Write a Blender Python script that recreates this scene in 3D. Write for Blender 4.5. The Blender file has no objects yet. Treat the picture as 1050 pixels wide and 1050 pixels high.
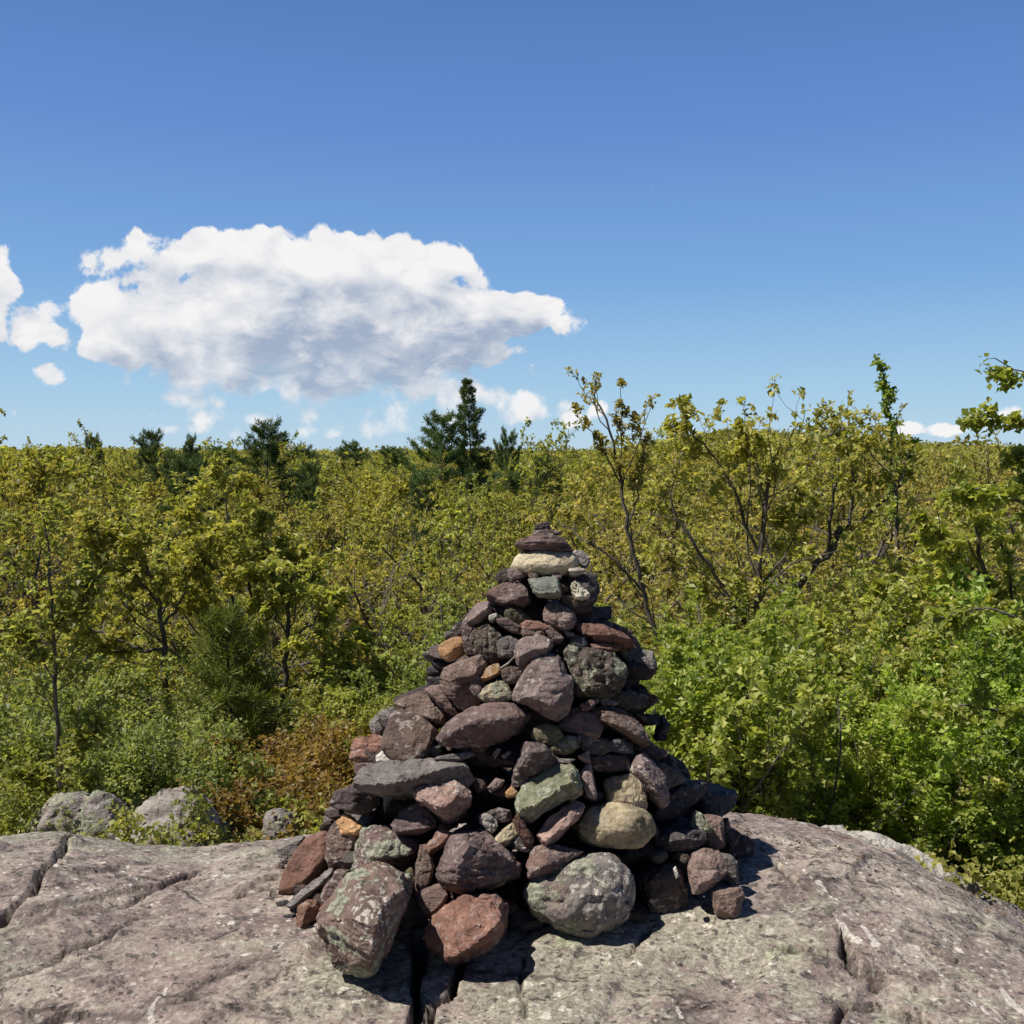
import bpy, bmesh, math, random
import numpy as np
from mathutils import Vector, Matrix, noise as mnoise

R = math.radians
SC = bpy.context.scene
COL = SC.collection

# ------------------------------------------------------------------ camera model (the place is measured from the photograph)
EYE = np.array([0.0, 0.0, 1.6])
FPX = 1088.0                     # focal length in photo pixels (1050 px square)
PITCH = R(3.15)

def ray(px, py):
    a = (px - 525.0) / FPX
    b = (525.0 - py) / FPX
    d = np.array([a, math.cos(PITCH) + b * math.sin(PITCH), -math.sin(PITCH) + b * math.cos(PITCH)])
    return d / d[1]

def at(px, py, Y):
    """world point seen at photo pixel (px, py) on the vertical plane y = Y"""
    return EYE + ray(px, py) * Y

# ------------------------------------------------------------------ numpy noise
def _h(ix, iy, iz):
    n = (ix.astype(np.int64) * 374761393 + iy.astype(np.int64) * 668265263 + iz.astype(np.int64) * 2147483647) & 0xFFFFFFFF
    n = ((n ^ (n >> 13)) * 1274126177) & 0xFFFFFFFF
    n = ((n ^ (n >> 16)) * 2246822519) & 0xFFFFFFFF
    n = n ^ (n >> 15)
    return (n & 0xFFFFFF).astype(np.float64) / 0xFFFFFF

def vnoise(p):
    i = np.floor(p).astype(np.int64)
    f = p - i
    f = f * f * f * (f * (f * 6 - 15) + 10)
    x, y, z = i[:, 0], i[:, 1], i[:, 2]
    u, v, w = f[:, 0], f[:, 1], f[:, 2]
    def L(a, b, t): return a + (b - a) * t
    return L(L(L(_h(x, y, z), _h(x+1, y, z), u), L(_h(x, y+1, z), _h(x+1, y+1, z), u), v),
             L(L(_h(x, y, z+1), _h(x+1, y, z+1), u), L(_h(x, y+1, z+1), _h(x+1, y+1, z+1), u), v), w) * 2 - 1

def fbm(p, o=4, lac=2.07, g=0.5):
    s = np.zeros(len(p)); a = 1.0; t = 0
    for k in range(o):
        s += a * vnoise(p + 17.3 * k); t += a
        a *= g; p = p * lac
    return s / t

def ridged(p, o=4, g=0.5):
    s = np.zeros(len(p)); a = 1.0; t = 0
    for k in range(o):
        s += a * (1 - np.abs(vnoise(p + 31.7 * k)) * 2); t += a
        a *= g; p = p * 2.1
    return s / t

# ------------------------------------------------------------------ object helpers
def tag(o, label=None, cat=None, group=None, kind=None):
    if label: o['label'] = label
    if cat: o['category'] = cat
    if group: o['group'] = group
    if kind: o['kind'] = kind
    return o

def link(name, me, mat=None, parent=None):
    o = bpy.data.objects.new(name, me)
    COL.objects.link(o)
    if mat is not None and len(me.materials) == 0: me.materials.append(mat)
    if parent is not None: o.parent = parent
    return o

def empty(name, loc, rz=0.0, s=1.0):
    o = bpy.data.objects.new(name, None)
    COL.objects.link(o)
    o.location = loc; o.rotation_euler = (0, 0, rz); o.scale = (s, s, s)
    o.empty_display_size = 0.1
    return o

def raw_mesh(name, V, F, smooth=True, attrs=None):
    """V (n,3), F (m,k) arrays"""
    V = np.ascontiguousarray(V, dtype=np.float32); F = np.ascontiguousarray(F, dtype=np.int32)
    me = bpy.data.meshes.new(name)
    m, k = F.shape
    me.vertices.add(len(V)); me.vertices.foreach_set('co', V.ravel())
    me.loops.add(m * k); me.loops.foreach_set('vertex_index', F.ravel())
    me.polygons.add(m)
    me.polygons.foreach_set('loop_start', np.arange(0, m * k, k, dtype=np.int32))
    me.polygons.foreach_set('loop_total', np.full(m, k, dtype=np.int32))
    me.polygons.foreach_set('use_smooth', np.full(m, smooth, dtype=bool))
    for nm, val in (attrs or {}).items():
        at_ = me.attributes.new(nm, 'FLOAT', 'POINT')
        at_.data.foreach_set('value', np.ascontiguousarray(val, dtype=np.float32))
    me.update(calc_edges=True)
    me.validate()
    return me

# ------------------------------------------------------------------ node helper
class NT:
    def __init__(self, nt):
        self.t = nt
        nt.nodes.clear()
    def n(self, typ, **kw):
        nd = self.t.nodes.new(typ)
        for k, v in kw.items():
            if k.startswith('i_'):
                key = k[2:]
                key = int(key) if key.isdigit() else key.replace('_', ' ')
                self.set(nd.inputs[key], v)
            else:
                setattr(nd, k, v)
        return nd
    def set(self, sock, v):
        if isinstance(v, bpy.types.NodeSocket): self.t.links.new(v, sock)
        else: sock.default_value = v
    def math(self, op, a, b=None, c=None, clamp=False):
        nd = self.t.nodes.new('ShaderNodeMath'); nd.operation = op; nd.use_clamp = clamp
        self.set(nd.inputs[0], a)
        if b is not None: self.set(nd.inputs[1], b)
        if c is not None: self.set(nd.inputs[2], c)
        return nd.outputs[0]
    def vmath(self, op, a, b=None):
        nd = self.t.nodes.new('ShaderNodeVectorMath'); nd.operation = op
        self.set(nd.inputs[0], a)
        if b is not None: self.set(nd.inputs[1], b)
        return nd.outputs[0]
    def mix(self, f, a, b, blend='MIX'):
        nd = self.t.nodes.new('ShaderNodeMix'); nd.data_type = 'RGBA'; nd.blend_type = blend
        nd.clamp_factor = True
        self.set(nd.inputs[0], f); self.set(nd.inputs[6], a); self.set(nd.inputs[7], b)
        return nd.outputs[2]
    def noise(self, vec, scale, detail=4, rough=0.55, dist=0.0):
        nd = self.t.nodes.new('ShaderNodeTexNoise')
        self.set(nd.inputs['Vector'], vec); self.set(nd.inputs['Scale'], scale)
        nd.inputs['Detail'].default_value = detail; nd.inputs['Roughness'].default_value = rough
        nd.inputs['Distortion'].default_value = dist
        return nd.outputs[0]
    def voro(self, vec, scale, feature='F1', rnd=1.0, out='Distance', smooth=None):
        nd = self.t.nodes.new('ShaderNodeTexVoronoi'); nd.feature = feature
        self.set(nd.inputs['Vector'], vec); self.set(nd.inputs['Scale'], scale)
        nd.inputs['Randomness'].default_value = rnd
        if smooth is not None: nd.inputs['Smoothness'].default_value = smooth
        return nd.outputs[out]
    def step(self, x, lo, hi, a=0.0, b=1.0):
        nd = self.t.nodes.new('ShaderNodeMapRange'); nd.interpolation_type = 'SMOOTHSTEP'
        self.set(nd.inputs[0], x); self.set(nd.inputs[1], lo); self.set(nd.inputs[2], hi)
        self.set(nd.inputs[3], a); self.set(nd.inputs[4], b)
        return nd.outputs[0]
    def attr(self, name, typ='GEOMETRY', out='Fac'):
        nd = self.t.nodes.new('ShaderNodeAttribute'); nd.attribute_name = name; nd.attribute_type = typ
        return nd.outputs[out]
    def mapping(self, vec, scale=(1, 1, 1), rot=(0, 0, 0), loc=(0, 0, 0)):
        nd = self.t.nodes.new('ShaderNodeMapping')
        self.set(nd.inputs[0], vec); nd.inputs[1].default_value = loc; nd.inputs[2].default_value = rot; nd.inputs[3].default_value = scale
        return nd.outputs[0]

def new_mat(name):
    m = bpy.data.materials.new(name); m.use_nodes = True
    return m, NT(m.node_tree)

def finish(g, col, rough=0.85, bump=None, bdist=0.01, bstr=1.0, spec=0.3):
    out = g.n('ShaderNodeOutputMaterial')
    p = g.n('ShaderNodeBsdfPrincipled')
    g.set(p.inputs['Base Color'], col); g.set(p.inputs['Roughness'], rough)
    p.inputs['Specular IOR Level'].default_value = spec
    if bump is not None:
        b = g.n('ShaderNodeBump'); b.inputs['Distance'].default_value = bdist; b.inputs['Strength'].default_value = bstr
        g.set(b.inputs['Height'], bump); g.t.links.new(b.outputs[0], p.inputs['Normal'])
    g.t.links.new(p.outputs[0], out.inputs[0])

# ------------------------------------------------------------------ materials
def mat_stone():
    m, g = new_mat('loose stone')
    oi = g.n('ShaderNodeObjectInfo'); tc = g.n('ShaderNodeTexCoord')
    off = g.vmath('MULTIPLY', oi.outputs['Random'], (37.0, 23.0, 51.0))
    v = g.vmath('ADD', tc.outputs['Object'], off)
    sp = g.attr('speckle', 'OBJECT'); li = g.attr('lichen', 'OBJECT'); ti = g.attr('band', 'OBJECT')
    n1 = g.noise(v, 11.0, 7, 0.62, 0.4); n2 = g.noise(v, 75.0, 5, 0.65); n3 = g.noise(v, 3.5, 3, 0.5, 0.5)
    vb = g.mapping(v, (3, 5, 60), (0.5, 0.35, 0))
    nb = g.noise(vb, 2.0, 5, 0.6)
    c = oi.outputs['Color']
    k = g.math('ADD', g.step(n1, 0.3, 0.72, 0.62, 1.28), g.math('MULTIPLY', g.math('SUBTRACT', n2, 0.5), 1.0))
    k = g.math('ADD', k, g.math('MULTIPLY', g.math('SUBTRACT', nb, 0.5), g.math('MULTIPLY', ti, 1.2)))
    k = g.math('MAXIMUM', k, 0.25)
    kk = g.n('ShaderNodeCombineXYZ'); [g.set(kk.inputs[i], k) for i in range(3)]
    c = g.mix(1.0, c, kk.outputs[0], 'MULTIPLY')
    # warm / rusty stains
    c = g.mix(g.step(n3, 0.56, 0.72, 0, 0.30), c, (0.27, 0.15, 0.085, 1), 'MIX')
    # pale crust specks
    s1 = g.noise(v, 42.0, 3, 0.6); s2 = g.noise(v, 6.0, 3, 0.6)
    spk = g.math('MULTIPLY', g.step(g.math('ADD', s1, g.math('MULTIPLY', s2, 0.5)), 0.82, 0.90), sp, clamp=True)
    c = g.mix(spk, c, (0.52, 0.47, 0.42, 1))
    # lichen
    l1 = g.noise(v, 7.5, 6, 0.65, 0.3); l2 = g.noise(v, 48.0, 4, 0.7)
    lth = g.math('SUBTRACT', 0.70, g.math('MULTIPLY', li, 0.27))
    lm = g.step(g.math('ADD', l1, g.math('MULTIPLY', g.math('SUBTRACT', l2, 0.5), 0.25)), lth, g.math('ADD', lth, 0.05))
    lm = g.math('MULTIPLY', lm, g.math('MULTIPLY', li, 1.6, clamp=True), clamp=True)
    lc = g.mix(g.step(l2, 0.35, 0.65), (0.17, 0.175, 0.13, 1), (0.40, 0.405, 0.31, 1))
    c = g.mix(lm, c, lc)
    # dark pits
    pit = g.step(g.noise(v, 28.0, 5, 0.7), 0.30, 0.40, 0.45, 1.0)
    pk = g.n('ShaderNodeCombineXYZ'); [g.set(pk.inputs[i], pit) for i in range(3)]
    c = g.mix(1.0, c, pk.outputs[0], 'MULTIPLY')
    h = g.math('ADD', g.math('MULTIPLY', n1, 0.6), g.math('MULTIPLY', n2, 0.25))
    h = g.math('ADD', h, g.math('MULTIPLY', nb, g.math('MULTIPLY', ti, 0.6)))
    h = g.math('ADD', h, g.math('MULTIPLY', lm, 0.12))
    finish(g, c, 0.82, h, 0.03, 1.0, 0.3)
    return m

def mat_ledge():
    m, g = new_mat('weathered bedrock')
    tc = g.n('ShaderNodeTexCoord'); v = tc.outputs['Object']
    vein = g.attr('vein'); crack = g.attr('crack'); green = g.attr('green')
    def vor(scale, warp, wscale, feature='F1'):
        nd = g.t.nodes.new('ShaderNodeTexVoronoi'); nd.feature = feature
        wn = g.t.nodes.new('ShaderNodeTexNoise'); g.set(wn.inputs['Vector'], v); wn.inputs['Scale'].default_value = wscale; wn.inputs['Detail'].default_value = 4
        w = g.vmath('MULTIPLY', g.vmath('SUBTRACT', wn.outputs[1], (.5, .5, .5)), (warp, warp, warp))
        g.set(nd.inputs['Vector'], g.vmath('ADD', v, w)); nd.inputs['Scale'].default_value = scale
        return nd
    def spots(scale, warp, wscale, th, rmax, soft):
        nd = vor(scale, warp, wscale); se = g.n('ShaderNodeSeparateColor'); g.t.links.new(nd.outputs['Color'], se.inputs[0])
        return g.step(g.math('SUBTRACT', g.step(se.outputs[0], th, 1.0, -.06, rmax), nd.outputs['Distance']), 0.0, soft)
    n0 = g.noise(v, 1.3, 5, 0.6, 0.8); n1 = g.noise(v, 5.0, 9, 0.68, 0.5); n2 = g.noise(v, 60.0, 5, 0.7); n3 = g.noise(v, 19.0, 7, 0.68)
    st = g.mapping(g.mapping(v, (1, 1, 1), (0, 0, R(-60))), (1.2, 6, 1)); ns = g.noise(st, 2.2, 3, 0.5, 0.9)
    c = g.mix(g.step(n0, 0.38, 0.62), (0.345, 0.268, 0.238, 1), (0.46, 0.39, 0.325, 1))
    c = g.mix(g.step(n1, 0.42, 0.60, 0, 0.85), c, (0.205, 0.155, 0.142, 1))
    c = g.mix(g.step(n3, 0.54, 0.62, 0, 0.55), c, (0.55, 0.48, 0.41, 1))
    c = g.mix(g.step(ns, 0.55, 0.70, 0, 0.5), c, (0.24, 0.19, 0.17, 1))
    # grey green lichen film with a ragged edge
    lf = g.step(g.math('ADD', g.math('ADD', g.noise(v, 2.6, 9, 0.72), g.math('MULTIPLY', g.math('SUBTRACT', n3, .5), .35)), g.math('MULTIPLY', green, 0.16)), 0.565, 0.625)
    c = g.mix(g.math('MULTIPLY', lf, 0.50), c, g.mix(g.step(n2, .35, .65), (0.27, 0.275, 0.195, 1), (0.43, 0.43, 0.325, 1)))
    # round pale green crusts
    d1 = spots(4.6, .09, 22, .55, .40, .05)
    c = g.mix(g.math('MULTIPLY', d1, g.math('ADD', g.math('MULTIPLY', green, .8), .16), clamp=True), c, g.mix(g.step(n2, .35, .62), (0.27, 0.29, 0.18, 1), (0.46, 0.47, 0.33, 1)))
    # white crusts, large and small
    mask = g.step(g.noise(v, 1.6, 5, 0.65), 0.40, 0.58, 0.12, 1.0)
    c = g.mix(g.math('MULTIPLY', spots(20, .035, 45, .54, .42, .07), g.math('MULTIPLY', mask, .8)), c, (0.76, 0.70, 0.61, 1))
    c = g.mix(g.math('MULTIPLY', spots(55, .014, 90, .50, .48, .09), g.math('MULTIPLY', mask, .75)), c, (0.74, 0.68, 0.60, 1))
    # dark crusts and pits
    c = g.mix(g.math('MULTIPLY', spots(42, .02, 80, .55, .44, .08), .8), c, (0.10, 0.08, 0.075, 1))
    pit = g.step(n3, 0.36, 0.41, 1, 0)
    c = g.mix(g.math('MULTIPLY', pit, .75), c, (0.10, 0.095, 0.085, 1))
    # hairline joints
    e1 = vor(1.25, .28, 3.5, 'DISTANCE_TO_EDGE'); hl = g.step(e1.outputs[0], .004, .014, 1, 0)
    e2 = vor(5.0, .10, 9.0, 'DISTANCE_TO_EDGE'); h2 = g.math('MULTIPLY', g.step(e2.outputs[0], .008, .03, 1, 0), g.step(n0, .45, .6))
    hair = g.math('MAXIMUM', g.math('MULTIPLY', hl, g.step(n1, .46, .56, 0, .8)), g.math('MULTIPLY', h2, .25))
    c = g.mix(g.math('MULTIPLY', hair, .8), c, (0.07, 0.055, 0.05, 1))
    # pale flecks drawn out along the foliation on the far shoulder
    sx = g.n('ShaderNodeSeparateXYZ'); g.set(sx.inputs[0], v)
    fl = g.noise(g.mapping(g.mapping(v, (1, 1, 1), (0, 0, R(-14))), (34, 6.5, 6)), 1.0, 5, 0.62, .3)
    c = g.mix(g.math('MULTIPLY', g.step(fl, .60, .66), g.step(sx.outputs[0], .45, 1.5, 0, .75)), c, (0.62, 0.56, 0.50, 1))
    c = g.mix(g.math('MULTIPLY', g.step(fl, .34, .40, 1, 0), g.step(sx.outputs[0], .5, 1.6, 0, .6)), c, (0.13, 0.105, 0.095, 1))
    # quartz veins
    vn = g.step(g.math('ADD', vein, g.math('MULTIPLY', g.math('SUBTRACT', n3, 0.5), 1.3)), 0.45, 0.58)
    c = g.mix(g.math('MULTIPLY', vn, 0.85), c, (0.66, 0.61, 0.55, 1))
    gr = g.step(n2, 0.32, 0.68, 0.68, 1.25)
    kk = g.n('ShaderNodeCombineXYZ'); [g.set(kk.inputs[i], gr) for i in range(3)]
    c = g.mix(1.0, c, kk.outputs[0], 'MULTIPLY')
    c = g.mix(g.math('MULTIPLY', crack, 0.9, clamp=True), c, (0.035, 0.03, 0.028, 1))
    h = g.math('ADD', g.math('MULTIPLY', n1, 0.7), g.math('MULTIPLY', n2, 0.06))
    h = g.math('SUBTRACT', h, g.math('MULTIPLY', pit, 0.10)); h = g.math('ADD', h, g.math('MULTIPLY', n3, 0.30))
    h = g.math('SUBTRACT', h, g.math('MULTIPLY', hair, 0.22)); h = g.math('ADD', h, g.math('MULTIPLY', ns, 0.2))
    finish(g, c, 0.82, h, 0.045, 1.0, 0.25)
    return m

def mat_floor():
    m, g = new_mat('leaf litter')
    tc = g.n('ShaderNodeTexCoord'); v = tc.outputs['Object']
    n1 = g.noise(v, 0.5, 6, 0.6); n2 = g.noise(v, 9.0, 5, 0.7)
    c = g.mix(g.step(n1, 0.35, 0.65), (0.075, 0.055, 0.032, 1), (0.05, 0.06, 0.022, 1))
    c = g.mix(g.step(n2, 0.4, 0.7, 0, 0.6), c, (0.14, 0.10, 0.06, 1))
    finish(g, c, 0.95, n2, 0.05, 0.8, 0.1)
    return m

def mat_leaf(name, c0, c1, c2, trans=0.52, var=0.25, gloss=0.015):
    """c0 dark - c1 middle - c2 light / yellow leaves, mixed by the leaf's own tone and the plant's own shade"""
    m, g = new_mat(name)
    oi = g.n('ShaderNodeObjectInfo')
    t = g.attr('tone')
    rnd = oi.outputs['Random']
    c = g.mix(g.step(t, 0.0, 0.5), c0, c1); c = g.mix(g.step(t, 0.5, 1.0), c, c2)
    hs = g.n('ShaderNodeHueSaturation')
    g.set(hs.inputs['Hue'], g.math('ADD', 0.5, g.math('MULTIPLY', g.math('SUBTRACT', rnd, 0.5), 0.022)))
    r2 = g.math('FRACT', g.math('MULTIPLY', rnd, 7.31))
    g.set(hs.inputs['Value'], g.math('ADD', 1.0 - var * 0.9, g.math('MULTIPLY', r2, var * 1.8)))
    g.set(hs.inputs['Color'], c)
    d = g.n('ShaderNodeBsdfDiffuse'); tr = g.n('ShaderNodeBsdfTranslucent'); gl = g.n('ShaderNodeBsdfGlossy')
    g.set(d.inputs['Color'], hs.outputs[0])
    tcol = g.mix(1.0, hs.outputs[0], (1.15, 1.2, 0.5, 1), 'MULTIPLY')
    g.set(tr.inputs['Color'], tcol)
    gl.inputs['Roughness'].default_value = 0.45; gl.inputs['Color'].default_value = (0.9, 0.95, 1.0, 1)
    mx = g.n('ShaderNodeMixShader'); mx.inputs[0].default_value = trans
    g.t.links.new(d.outputs[0], mx.inputs[1]); g.t.links.new(tr.outputs[0], mx.inputs[2])
    m2 = g.n('ShaderNodeMixShader'); m2.inputs[0].default_value = gloss
    g.t.links.new(mx.outputs[0], m2.inputs[1]); g.t.links.new(gl.outputs[0], m2.inputs[2])
    out = g.n('ShaderNodeOutputMaterial'); g.t.links.new(m2.outputs[0], out.inputs[0])
    return m

def mat_bark(name, a, b):
    m, g = new_mat(name)
    tc = g.n('ShaderNodeTexCoord'); v = g.mapping(tc.outputs['Object'], (1, 1, 0.3))
    n = g.noise(v, 22.0, 6, 0.7)
    finish(g, g.mix(g.step(n, 0.35, 0.65), a, b), 0.9, n, 0.02, 0.9, 0.15)
    return m

M_STONE = mat_stone(); M_LEDGE = mat_ledge(); M_FLOOR = mat_floor()
M_OAK = mat_leaf('young oak leaves', (0.23, 0.21, 0.055, 1), (0.44, 0.39, 0.105, 1), (0.70, 0.62, 0.24, 1), var=.22)
M_OAKG = mat_leaf('fresh yellow green leaves', (0.20, 0.22, 0.052, 1), (0.40, 0.405, 0.105, 1), (0.66, 0.63, 0.24, 1), var=.22)
M_GOLD = mat_leaf('bronze young oak leaves', (0.26, 0.22, 0.06, 1), (0.47, 0.40, 0.12, 1), (0.72, 0.60, 0.26, 1), var=.22)
M_GREEN = mat_leaf('bright green leaves', (0.16, 0.235, 0.04, 1), (0.34, 0.425, 0.08, 1), (0.61, 0.65, 0.20, 1), var=.26)
M_LIME = mat_leaf('lime green birch leaves', (0.175, 0.235, 0.045, 1), (0.35, 0.41, 0.09, 1), (0.62, 0.64, 0.22, 1), var=.06)
M_DULL = mat_leaf('small grey green leaves', (0.15, 0.18, 0.06, 1), (0.29, 0.325, 0.105, 1), (0.52, 0.55, 0.23, 1))
M_RUST = mat_leaf('rusty shrub leaves', (0.19, 0.115, 0.045, 1), (0.38, 0.235, 0.075, 1), (0.52, 0.38, 0.13, 1), var=.3)
M_TIP = mat_leaf('pale opening leaf tufts', (0.30, 0.25, 0.09, 1), (0.48, 0.40, 0.14, 1), (0.62, 0.53, 0.22, 1))
M_PINE = mat_leaf('pine needles', (0.07, 0.105, 0.045, 1), (0.14, 0.19, 0.075, 1), (0.29, 0.34, 0.14, 1), 0.32, 0.2, 0.02)
M_PINES = mat_leaf('soft young pine needles', (0.14, 0.17, 0.045, 1), (0.24, 0.28, 0.07, 1), (0.40, 0.43, 0.14, 1), 0.35, 0.05, 0.02)
M_DRY = mat_leaf('dry fallen leaves', (0.10, 0.07, 0.045, 1), (0.20, 0.14, 0.085, 1), (0.32, 0.24, 0.15, 1), trans=.1)
M_FRESH = mat_leaf('bright oak leaves', (0.22, 0.235, 0.055, 1), (0.43, 0.42, 0.11, 1), (0.69, 0.64, 0.25, 1), var=.08)  # brighter, more even version of the fresh yellow green leaves
M_AMBER = mat_leaf('golden young oak leaves', (0.27, 0.245, 0.065, 1), (0.49, 0.44, 0.135, 1), (0.73, 0.64, 0.28, 1), var=.08)
M_BARK = mat_bark('dark oak bark', (0.07, 0.06, 0.052, 1), (0.20, 0.175, 0.15, 1))
M_BARKG = mat_bark('grey weathered bark', (0.09, 0.08, 0.07, 1), (0.22, 0.20, 0.18, 1))
M_BARKP = mat_bark('pale dead wood', (0.22, 0.19, 0.16, 1), (0.42, 0.38, 0.34, 1))
# ------------------------------------------------------------------ the cairn: every stone measured from the photograph
TILE = dict(A=(430, 530), B=(530, 530), C=(340, 680), D=(480, 680), E=(610, 680), F=(275, 830), G=(405, 830), H=(520, 830), I=(640, 800))
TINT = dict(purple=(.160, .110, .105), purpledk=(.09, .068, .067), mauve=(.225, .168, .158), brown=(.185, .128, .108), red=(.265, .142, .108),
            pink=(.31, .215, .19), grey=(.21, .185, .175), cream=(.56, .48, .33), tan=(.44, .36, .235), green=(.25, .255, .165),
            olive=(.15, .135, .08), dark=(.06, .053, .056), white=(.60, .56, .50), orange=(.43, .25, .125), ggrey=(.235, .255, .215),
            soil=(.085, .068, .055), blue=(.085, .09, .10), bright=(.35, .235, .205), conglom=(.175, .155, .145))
# silhouette of the heap: photo row -> half width and middle (photo pixels)
PROF = [(536, 16, 565), (556, 32, 560), (575, 42, 563), (600, 58, 558), (630, 78, 553), (660, 100, 552), (690, 118, 556), (720, 128, 546),
        (750, 160, 535), (780, 172, 533), (810, 190, 535), (850, 215, 542), (880, 242, 530), (1000, 246, 528)]
YC = 3.98
EY = 0.66                         # the heap is shallower front to back than it is wide
_pz = []
for py, hw, mx in PROF:
    p = at(mx, py, YC); _pz.append((p[2], hw / FPX * YC, p[0]))
_pz.reverse()
_PZ = np.array(_pz)
def prof(z):
    return np.interp(z, _PZ[:, 0], _PZ[:, 1]), np.interp(z, _PZ[:, 0], _PZ[:, 2])
def heap_depth(px, py):
    d = ray(px, py)
    for Y in np.arange(2.9, YC, 0.01):
        p = EYE + d * Y
        r, xc = prof(p[2])
        if (p[0] - xc) ** 2 + ((Y - YC) / EY) ** 2 <= r * r: return Y
    return YC - 0.02

_ICO = {}
def ico(n):
    if n not in _ICO:
        bm = bmesh.new(); bmesh.ops.create_icosphere(bm, subdivisions=n, radius=1.0)
        _ICO[n] = (np.array([v.co[:] for v in bm.verts]), np.array([[v.index for v in f.verts] for f in bm.faces])); bm.free()
    return _ICO[n]

def hull_planes(pts):
    bm = bmesh.new()
    for p in pts: bm.verts.new(p)
    r = bmesh.ops.convex_hull(bm, input=bm.verts)
    bm.normal_update()
    c = pts.mean(axis=0)
    N, D = [], []
    for f in bm.faces:
        n = np.array(f.normal); 
        if np.linalg.norm(n) < 0.5: continue
        n /= np.linalg.norm(n)
        d = float(np.dot(n, np.array(f.verts[0].co) - c))
        if d < 0: n, d = -n, -d
        if d < 1e-4: continue
        dup = False
        for i in range(len(N)):
            if np.dot(N[i], n) > 0.995: dup = True; D[i] = max(D[i], d); break
        if not dup: N.append(n); D.append(d)
    bm.free()
    return np.array(N), np.array(D), c

def stone_mesh(name, pts, k=30, rough=1.0, layers=0.0, lev=5, seed=0, chips=1.0, facets=0, flat=True):
    """a rock: the solid bounded by the hull of pts, corners worn by k, chipped and weathered"""
    U, F = ico(lev)
    N, D, c = hull_planes(pts)
    if facets:
        # fresh breaks: extra flat faces that clip bulges and corners
        rf = np.random.RandomState(seed * 13 + 5); nn = rf.randn(facets, 3); nn /= np.linalg.norm(nn, axis=1)[:, None]
        sup = ((pts - c) @ nn.T).max(axis=0)
        N = np.vstack([N, nn]); D = np.concatenate([D, sup * rf.uniform(.85, 1.0, facets)])
    S = (pts.max(axis=0) - pts.min(axis=0)) / 2
    S = np.maximum(S, S.max() * 0.12)
    W = U * S
    W = W / np.linalg.norm(W, axis=1)[:, None]
    size = float((S[0] * S[1] * S[2]) ** (1 / 3))
    off = seed * 7.31
    P0 = W * size
    # every facet is worn a little differently, and chips bite into it
    q = np.maximum(W @ N.T, 0.0) / D[None, :]
    inv = (np.power(np.maximum(q, 1e-9), k).sum(axis=1)) ** (1.0 / k)
    r = 1.0 / np.maximum(inv, 1e-4)
    P = W * r[:, None]
    nrm_i = np.argmax(q, axis=1)
    nrm = N[nrm_i]
    f = 1.0 / max(size, 0.02)
    d1 = fbm(P * f * 1.1 + off, 4) * 0.035
    pf = P + nrm * 3.7                                   # every facet breaks with its own grain
    d2 = fbm(pf * f * 3.0 + off + 5, 5, 2.1, .6) * 0.055
    rg = ridged(P * f * 1.5 + off + 9, 3)
    chip = -np.clip(rg - 0.22, 0, 1) * 0.13 * chips
    disp = (d1 + d2) * rough + chip * rough
    if layers:
        rs = np.random.RandomState(seed + 11)
        ax = np.array([0.25 * rs.randn(), 0.25 * rs.randn(), 1.0]); ax /= np.linalg.norm(ax)
        h = (P @ ax) * f * 4.0 + fbm(P * f * 0.9 + off, 2) * 0.8
        st = vnoise(np.stack([h * 1.7, h * 0 + off, h * 0], 1)) + 0.5 * vnoise(np.stack([h * 4.3, h * 0 + off, h * 0 + 3], 1))
        side = 1 - np.abs(nrm @ ax)
        disp = disp + np.tanh(st * 3.0) * 0.035 * layers * side
    P = P + nrm * (disp * size)[:, None]
    me = raw_mesh(name, P, F, smooth=flat is False)
    return me, c

def stone_points(poly, a, b, t, T, ridge, bev, grow=1.11, C0=None):
    """poly: outline (x right, z up, metres, relative).  plane depth = a x + b z; t: front plate, T: thickness behind, ridge: [(x,z,t)]"""
    o = np.array(poly); c = o.mean(axis=0)
    pl = lambda q: a * q[:, 0] + b * q[:, 1]
    def tilt(q, dep):
        """outline points carried to their own depth along the line of sight, so that the measured outline keeps its size"""
        P = np.column_stack([q[:, 0], dep, q[:, 1]])
        if C0 is not None:
            W = np.column_stack([q[:, 0], 0 * dep, q[:, 1]]) + (C0 - EYE)
            P = W * ((W[:, 1] + dep) / W[:, 1])[:, None] - (C0 - EYE)
        return P
    o1 = c + (o - c) * grow
    parts = [tilt(o1, pl(o1))]
    if t > 0:
        o2 = c + (o - c) * bev
        parts.append(tilt(o2, pl(o2) - t))
    o3 = c + (o - c) * 0.9
    n = np.array([-a, 1.0, -b]); n /= np.linalg.norm(n)
    parts.append(np.column_stack([o3[:, 0], pl(o3), o3[:, 1]]) + n[None, :] * T)
    if ridge:
        rr = np.array(ridge); parts.append(tilt(rr[:, :2], pl(rr) - rr[:, 2]))
    return np.vstack(parts)

STONES = []
def S(tile, tint, label, pts, name='stone', r=None, a=0.0, b=0.30, t=None, T=None, bev=0.72, k=90, rough=1.0, lay=0.6, d=0.0, sp=0.35, li=0.0, band=0.3, g=False, v=1.0):
    STONES.append(dict(tile=tile, tint=tint, label=label, pts=pts, name=name, r=r, a=a, b=b, t=t, T=T, bev=bev, k=k, rough=rough, lay=lay, d=d, sp=sp, li=li, band=band, g=g, v=v))

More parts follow.
